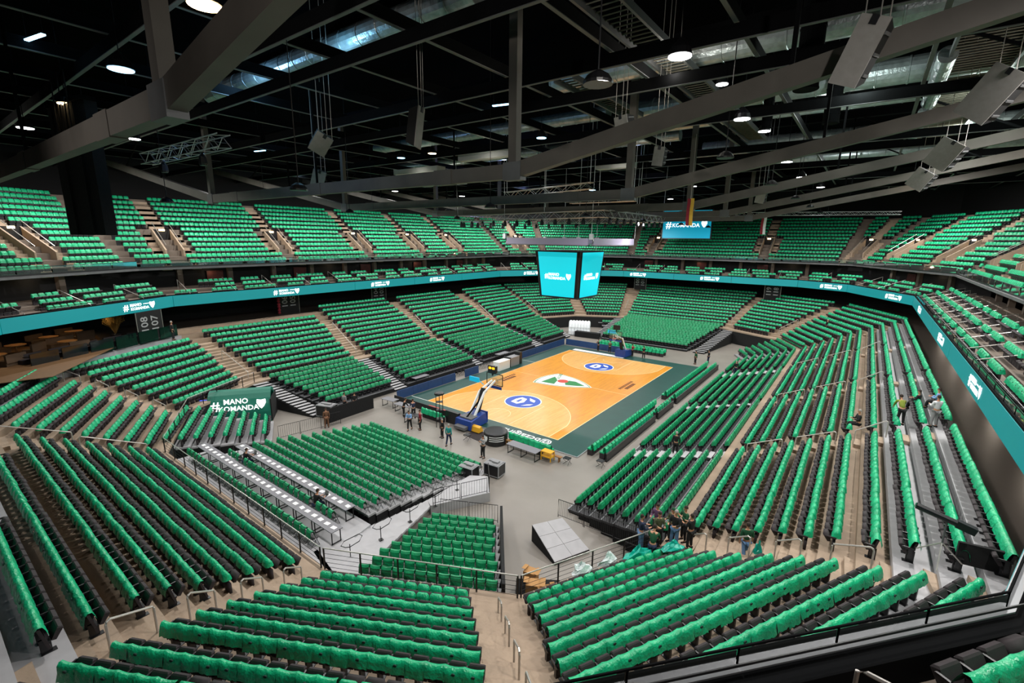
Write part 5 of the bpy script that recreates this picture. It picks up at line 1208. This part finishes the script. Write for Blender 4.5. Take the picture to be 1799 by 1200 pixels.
for q, (x, y) in enumerate(((-4.2, -38.9), (-12, -22), (6, -19.5), (-24, -20))):
    m = MB(); m.box((0, 0, 0), (1.5, .16, .06)); to = m.obj('tube_light', 'lamp_cool', loc=(x, y, 24-.0), rz=.2, label=['thin cool tube light at the top left', 'thin cool tube light over the left middle', 'thin cool tube light over the near middle', 'thin cool tube light far left'][q], category='tube light'); m = MB(); m.tube([(.7, 0, 0), (.7, 0, 4.2)], .01, 4); m.tube([(-.7, 0, 0), (-.7, 0, 4.2)], .01, 4); m.obj('cord', 'tube_black', to)
# speakers
def speaker(loc, w_, h, yaw, tilt, roll, lab):
    r = empty('loudspeaker', loc, label=lab, category='loudspeaker'); r.rotation_euler = (tilt, roll, yaw); d = w_*.8
    m = MB(); m.hexa([(-w_/2, 0, -h/2), (w_/2, 0, -h/2), (w_*.5, d, -h*.4), (-w_*.5, d, -h*.4)], [(-w_/2, 0, h/2), (w_/2, 0, h/2), (w_*.5, d, h*.4), (-w_*.5, d, h*.4)]); m.obj('cabinet', 'speaker_mesh', r)
    m = MB(); m.box((0, -.03, 0), (w_*1.02, .05, h)); m.obj('pale_panel', 'speaker_grey', r)
    for z in (-.3, 0, .3): m = MB(); m.box((w_*.52, d*.5, z*h), (.04, d*.8, .07)); m.obj('bracket', 'steel_grey', r)
    m = MB(); m.box((0, -.05, h*.44), (.16, .06, .2)); m.obj('bracket', 'black_plastic', r)
    R_ = r.rotation_euler.to_matrix()
    for sx in (-.42, .1, .42):
        p = R_ @ Vector((sx*w_, .0, h/2))+Vector(loc); m = MB(); m.tube([p, (p.x+sx*.1, p.y, 28.2)], .014, 4); m.obj('suspension_cable', 'tube', label=lab.replace('loudspeaker box', 'loudspeaker cable')+(', left' if sx < 0 else ', right' if sx > .2 else ', middle'), category='cable')
for x, y, z, w_, h, ya, ti, ro, lab in ((24.62, -29.3, 20.45, .64, 1.5, -.15, .15, .40, 'largest pale loudspeaker box at the upper right'), (28.1, -20.3, 21.0, 1.05, 1.7, -.3, .15, .62, 'pale loudspeaker box at the right edge'), (28.0, -9.0, 20.6, 1.15, 1.45, -.3, .15, .6, 'third pale loudspeaker box along the right'), (27.8, 3.8, 20.6, 1.2, 1.4, -.3, .15, .6, 'farthest pale loudspeaker box along the right'),
                     (9.9, -30.2, 20.3, .5, 1.6, 1.9, .1, .1, 'dark loudspeaker box left of the centre post'), (3.2, -30.5, 20.3, .8, 1.0, 1.2, .5, .5, 'dark tilted loudspeaker box at the upper left'), (15.9, -18.9, 20.2, .55, .95, .0, .1, .15, 'small grey loudspeaker box behind the second truss'), (14.5, -20.6, 21.6, .75, .85, -.2, .2, -.1, 'pale loudspeaker box beside the centre walkway'), (16.4, 7.4, 20.0, .8, 1.1, .0, .2, .2, 'small pale loudspeaker box deep over the right'), (-4.5, -26, 19.6, .8, 1.1, 1.0, .4, .3, 'small dark loudspeaker box over the left middle')):
    speaker((x, y, z), w_, h, ya, ti, ro, lab)
# handrail in the near aisle of the middle tier
m = MB(); m.tube([(26.15, -37.55, 9.4), (26.15, -37.55, 10.25), (26.25, -37.6, 10.32), (27.6, -38.0, 10.5), (27.6, -38.0, 9.5)], .03, 6); m.obj('handrail', 'tube', label='bent steel handrail just below the camera at the bottom right', category='handrail')
# hanging black drape stack (rolled screens) upper left
r = empty('black_curtain_rig', (-7.2, -37.6, 15.9), .12, label='big black hanging curtain rig at the upper left', category='curtain')
for q in range(4):
    m = MB(); m.box((-1.2+q*1.0, .1*(q % 2), 3.0), (.99, .5, 6.2)); m.obj('curtain_panel', 'black_drape', r)
m = MB(); m.box((.3, 0, 6.2), (4.2, .6, .15)); m.obj('top_bar', 'steel_dark', r)
for q in range(3):
    m = MB(); m.tube([(-.8+q*.8, -.35, 6.1), (-.75+q*.8, -.42, 4.6), (-.6+q*.8, -.4, 4.2), (-.5+q*.8, -.35, 4.8), (-.5+q*.8, -.3, 7.5)], .03, 5); m.obj('cable_loop', 'tube_black', r)
m = MB(); m.box((0, 0, 0), (.3, .3, .5)); 
# ------------------------------------------------------------------ people
def limb_skin(name, verts, edges, mt, parent, sub=1):
    """verts: (x,y,z,radius)"""
    me = bpy.data.meshes.new(name); me.from_pydata([v[:3] for v in verts], edges, []); o = bpy.data.objects.new(name, me); COL.objects.link(o)
    md = o.modifiers.new('skin', 'SKIN'); md.use_smooth_shade = True
    sk = me.skin_vertices[0] if me.skin_vertices else None
    if sk is None:
        bm_ = bmesh.new(); bm_.from_mesh(me); bm_.verts.layers.skin.verify(); bm_.to_mesh(me); bm_.free(); sk = me.skin_vertices[0]
    for i, v in enumerate(verts):
        rr = v[3] if isinstance(v[3], tuple) else (v[3], v[3]); sk.data[i].radius = rr
    sk.data[0].use_root = True
    if sub: s = o.modifiers.new('sub', 'SUBSURF'); s.levels = s.render_levels = sub
    PEND.append((o, mt, parent)); return o
PEND = []
def person(loc, yaw, lab, top='cloth_black', legs='cloth_navy', hair='hair_dark', pose='stand', h=1.76, arms='down', long_sleeve=True, lean=0., hat=None):
    r = empty('person', loc, yaw, label=lab, category='person'); s = h/1.76
    sit = pose == 'sit'
    hz = .5 if sit else .93                      # pelvis height
    L = Vector((0, math.sin(lean), math.cos(lean)))
    pel = Vector((0, 0, hz)); ch = pel+L*.26; nk = pel+L*.53; head = nk+L*.14+Vector((0, .02+.05*math.sin(lean), .06))
    if pose == 'bend': pass
    V = []; E = []
    def add(p, rad, par=None):
        V.append((p[0]*s, p[1]*s, p[2]*s, tuple(q*s for q in rad) if isinstance(rad, tuple) else rad*s)); i = len(V)-1
        if par is not None: E.append((par, i))
        return i
    ip = add(pel, (.125, .1)); ic = add(ch, (.135, .1), ip); is_ = add(nk-L*.07, (.12, .085), ic); ink = add(nk, .052, is_)
    ih = add(nk+(head-nk)*.45, .056, ink); ih2 = add(head, (.074, .085), ih); add(head+Vector((0, .0, .085)), (.062, .07), ih2)
    J = {}
    for sd_, nm in ((-1, 'l'), (1, 'r')):
        hip = pel+Vector((sd_*.09, 0, -.05))
        if sit: kn = hip+Vector((sd_*.03, .42, .02)); an = kn+Vector((0, .04, -.42))
        elif pose == 'walk': kn = hip+Vector((0, .14*sd_+.04, -.40)); an = kn+Vector((0, .1*sd_-.08, -.40))
        else: kn = hip+Vector((sd_*.03, .03, -.42)); an = kn+Vector((sd_*.02, -.02, -.40))
        an.z = max(an.z, .07)
        a = add(hip, .085, ip); b = add(kn, .06, a); c = add(an, .042, b); add(an+Vector((0, .05, -.03)), .038, c); add(an+Vector((0, .15, -.045)), .03, len(V)-1)
        sh = nk+Vector((sd_*.185, 0, -.045))
        if arms == 'down': el = sh+Vector((sd_*.05, -.03, -.29)); ha = el+Vector((sd_*.0, .08, -.25))
        elif arms == 'fwd': el = sh+Vector((sd_*.04, .08, -.25)); ha = el+Vector((-sd_*.08, .22, .03))
        elif arms == 'cam': el = sh+Vector((sd_*.06, .12, -.22)); ha = el+Vector((-sd_*.14, .16, .16))
        elif arms == 'reach': el = sh+Vector((sd_*.03, .16, -.22)); ha = el+Vector((0, .12, -.2))
        a = add(sh, .05, is_); b = add(el, .04, a); c = add(ha, .028, b)
        J[nm] = (hip, kn, an, sh, el, ha)
        dr = (ha-el).normalized(); sdv = Vector((0, 1, 0)) if abs(dr.z) > .6 else Vector((1, 0, 0))
        pm = add(ha+dr*.05, (.032, .022), c)
        for f_ in range(4):
            o_ = (f_-1.5)*.018; l_ = [.055, .068, .072, .06][f_]; p1 = ha+dr*.085+sdv*o_; k1 = add(p1, .0085, pm); add(p1+dr*l_*.9+Vector((-sd_*.012, 0, 0)), .007, k1)
        t1 = ha+dr*.035+sdv*.035; k1 = add(t1, .0095, c); add(t1+dr*.035+sdv*.018, .008, k1)
    limb_skin('body', V, E, 'skin', r)
    # shirt: torso and sleeves as one garment a little outside the body
    V = []; E = []; e = .016
    a0 = add(pel+Vector((0, 0, .0)), (.125+e+.01, .105+e+.01)); a1 = add(ch, (.135+e, .105+e), a0); a2 = add(nk-L*.07, (.12+e, .085+e), a1); add(nk-L*.01, .06+e, a2)
    for nm in 'lr':
        hip, kn, an, sh, el, ha = J[nm]; b = add(sh, .055+e, a2); c = add(el, .044+e, b)
        if long_sleeve: add(lerp(el, ha, .9), .03+e, c)
    limb_skin('shirt', V, E, top, r)
    V = []; E = []
    a0 = add(pel+Vector((0, 0, .02)), (.128+e, .105+e))
    for nm in 'lr':
        hip, kn, an, sh, el, ha = J[nm]; b = add(hip, .09+e, a0); c = add(kn, .062+e, b); add(lerp(kn, an, .93), .046+e, c)
    limb_skin('trousers', V, E, legs, r)
    for nm in 'lr':
        an = J[nm][2]; m = MB(); q = Vector(an)*s; z0 = max(0, q.z-.085*s)
        m.hexa([(q.x-.045, q.y-.07, z0), (q.x+.045, q.y-.07, z0), (q.x+.04, q.y+.19, z0), (q.x-.04, q.y+.19, z0)], [(q.x-.04, q.y-.06, z0+.09), (q.x+.04, q.y-.06, z0+.09), (q.x+.03, q.y+.17, z0+.045), (q.x-.03, q.y+.17, z0+.045)]); m.obj('shoe', 'cloth_black', r)
    hd = Vector(head)*s; m = MB(); V_ = []; F_ = []
    n, k = 12, 5
    for i_ in range(k):
        ph = math.pi/2*i_/(k-1)*.98
        for t in range(n):
            a = 2*math.pi*t/n; V_.append((hd.x+.088*s*math.cos(ph)*math.cos(a), hd.y-.014+(.1 if math.sin(a) < .3 else .085)*s*math.cos(ph)*math.sin(a), hd.z+.03*s+.105*s*math.sin(ph)-(.05*s if math.sin(a) < 0 and i_ == 0 else 0)))
    for i_ in range(k-1):
        for t in range(n): F_.append((i_*n+t, i_*n+(t+1) % n, (i_+1)*n+(t+1) % n, (i_+1)*n+t))
    F_.append(tuple((k-1)*n+t for t in range(n))); m.add(V_, F_); m.obj('hair' if not hat else 'cap', hat or hair, r, smooth=True)
    fc = MB(); y = hd.y+.088*s
    fc.hexa([(hd.x-.012, y-.02, hd.z-.02), (hd.x+.012, y-.02, hd.z-.02), (hd.x+.01, y+.022, hd.z-.018), (hd.x-.01, y+.022, hd.z-.018)], [(hd.x-.006, y-.02, hd.z+.025), (hd.x+.006, y-.02, hd.z+.025), (hd.x+.004, y, hd.z+.022), (hd.x-.004, y, hd.z+.022)]); fc.obj('nose', 'skin', r)
    for sx in (-1, 1):
        m = MB(); m.box((hd.x+sx*.03*s, y-.004, hd.z+.022), (.022, .01, .01)); m.obj('eye', 'hair_dark', r)
        m = MB(); m.box((hd.x+sx*.083*s, hd.y-.005, hd.z), (.014, .03, .05)); m.obj('ear', 'skin', r)
    m = MB(); m.box((hd.x, y-.004, hd.z-.052), (.04, .008, .008)); m.obj('mouth', 'red_print', r)
    return r
R1z = lambda k: FZ(k)
# group at the top of the centre right stairs corner (facing each other)
person((19.0, -25.9, 2.13), -.9, 'person in a dark navy jacket and blue jeans, leftmost of the standing group', 'cloth_navy', 'cloth_jeans', arms='fwd')
person((19.75, -26.5, 2.13), .2, 'person in a dark green jersey bending over the front row of seats', 'cloth_green', 'cloth_navy', lean=.5, arms='reach', long_sleeve=True)
person((19.55, -25.2, 2.13), -2.4, 'person in a camouflage jacket inside the standing group', 'cloth_camo', 'cloth_black', arms='fwd')
person((19.25, -24.6, 2.13), 2.9, 'person in a dark purple top at the back left of the standing group', 'cloth_purple', 'cloth_black', arms='fwd')
person((19.95, -24.5, 2.13), 2.6, 'person with a green cap at the back of the standing group', 'cloth_camo', 'cloth_black', arms='fwd', hat='cloth_green')
person((20.25, -25.1, 2.34), 2.9, 'tall person in a black coat and jeans, middle of the standing group', 'cloth_black', 'cloth_jeans', arms='fwd', h=1.86, hair='hair_grey')
person((20.45, -24.35, 2.34), 2.4, 'person in a green jersey at the back right of the standing group', 'cloth_green', 'cloth_black', arms='cam')
person((20.9, -25.0, 2.5), 1.2, 'person in black turned away at the right of the standing group', 'cloth_black', 'cloth_black', arms='fwd', h=1.7)
person((23.1, -25.1, 2.97), .5, 'person in a dark green T-shirt and light jeans carrying a teal bag up the stairs', 'cloth_green', 'cloth_jeans', pose='walk', long_sleeve=False)
pile('shirt_bag', (23.55, -25.15, 3.42), .22, .2, .55, 'teal_bag', 'teal plastic bag of shirts carried on the right corner stairs', 'bag', .3, 8)
person((26.35, -11.7, 5.07), 1.57+.3, 'person in a dark suit sitting at the aisle end in the right stands', 'cloth_black', 'cloth_black', pose='sit', hair='hair_grey', arms='fwd')
person((28.2, -11.6, 5.9), .3, 'person in an olive top bending over a row in the right stands', 'cloth_olive', 'cloth_black', lean=.6, arms='reach')
person((29.5, -12.3, 6.33), .6, 'person in a white shirt standing at the back of the right stands', 'cloth_white', 'cloth_grey', arms='fwd')
person((29.1, -8.3, 5.95), 1.2, 'person in black sitting in the last rows of the right stands', 'cloth_black', 'cloth_black', pose='sit', arms='fwd')
person((29.9, -8.7, 6.33), 1.3, 'person in a light blue shirt sitting in the last row of the right stands', 'cloth_blue', 'cloth_black', pose='sit', arms='fwd')
person((-5.0, -32.35, 1.12), 0., 'person in black typing at the front press table, left one', 'cloth_black', 'cloth_navy', pose='sit', arms='fwd', lean=.25)
person((3.2, -32.35, 1.12), 0., 'person in black typing at the front press table, right one', 'cloth_black', 'cloth_navy', pose='sit', arms='fwd', lean=.25)
for (x, lb) in ((-5.0, 'left'), (3.2, 'right')):
    r = empty('laptop', (x, -31.75, 1.862), math.pi, label=f'open laptop in front of the {lb} person at the press table', category='laptop')
    m = MB(); m.box((0, 0, .01), (.34, .23, .018)); m.obj('keyboard', 'black_plastic', r); m = MB(); m.box((0, -.12, .12), (.34, .012, .22), rx=.2); m.obj('screen', 'cloth_grey', r)
person((-3.5, -19.85, 0), -2.6, 'person in a blue-grey top walking behind the near baseline', 'cloth_blue', 'cloth_black', pose='walk', lean=.2, arms='fwd')
person((-2.8, -19.3, 0), 2.6, 'person in a dark red top beside the one in blue-grey', 'cloth_red', 'cloth_black', arms='down')
person((1.2, -20.0, 0), .3, 'person in a teal shirt behind the near hoop', 'cloth_teal', 'cloth_navy', hair='hair_grey', pose='walk')
person((-.2, -19.3, 0), 2.9, 'person in black beside the black bag left of the teal shirt', 'cloth_black', 'cloth_black', hair='hair_grey', h=1.6)
person((4.7, -20.0, 0), 3.0, 'person in a grey sweater and black trousers alone on the open floor', 'cloth_grey', 'cloth_black', arms='cam')
person((-9.3, -23.9, 0), 1.2, 'person in brown by the low black screens on the left', 'cloth_brown', 'cloth_brown')
person((-11.6, -20.6, 0), .2, 'person in a grey top at the foot of the left stand', 'cloth_grey', 'cloth_black')
person((-10.9, -20.0, 0), .9, 'person in black beside the one in grey at the foot of the left stand', 'cloth_black', 'cloth_black', lean=.2)
person((-5.2, -17.9, 0), 1., 'person in dark clothes at the equipment tables on the left', 'cloth_navy', 'cloth_black', lean=.4, arms='reach')
person((-6.2, -18.2, 0), -.5, 'second person in dark clothes at the equipment tables', 'cloth_black', 'cloth_black', lean=.3, arms='reach')
person((16.4, -12.7, .95), .2, 'grey-haired person in black standing on the gangway of the right telescopic stand', 'cloth_black', 'cloth_black', hair='hair_grey')
person((14.9, 13.6, .5), .4, 'person in black walking in the far gangway of the right telescopic stand', 'cloth_black', 'cloth_navy', hair='hair_grey')
person((10.4, 19.4, 0), 1.4, 'person in black at the far corner behind the courtside chairs', 'cloth_black', 'cloth_navy')
person((9.2, 17.8, 0), 2.4, 'person in dark green near the far end chairs', 'cloth_green', 'cloth_black')
person((22.3, 31.8, FZ(4)), -2.2, 'person in black on the far right corner stairs', 'cloth_black', 'cloth_black', hair='hair_grey')
person((-24.9, -29.2, 6.33), -.6, 'person in black standing by the number panel on the left', 'cloth_black', 'cloth_black', hair='hair_grey')
for q in range(5): person((-4.0+q*1.7, 16.1+.2*(q % 2), 0), 2.6+q, f'photographer in dark clothes behind the far baseline, {ordn(q)} from the left', ['cloth_black', 'cloth_camo', 'cloth_green', 'cloth_red', 'cloth_black'][q], 'cloth_black', arms='cam')
# bake skins to plain meshes
bpy.context.view_layer.update(); dg = bpy.context.evaluated_depsgraph_get()
for o, mt, par in PEND:
    me = bpy.data.meshes.new_from_object(o.evaluated_get(dg)); me.materials.clear(); me.materials.append(MATS[mt])
    old = o.data; o.modifiers.clear(); o.data = me; bpy.data.meshes.remove(old); o.parent = par
# lettering curves to plain meshes
for o in [o for o in S.objects if o.type == 'FONT']:
    me = bpy.data.meshes.new_from_object(o.evaluated_get(dg)); n = link(o.name+'_', me, o.parent); n.matrix_basis = o.matrix_basis.copy()
    for k in o.keys():
        if k in ('label', 'category', 'group', 'kind'): n[k] = o[k]
    nm = o.name; bpy.data.objects.remove(o); n.name = nm
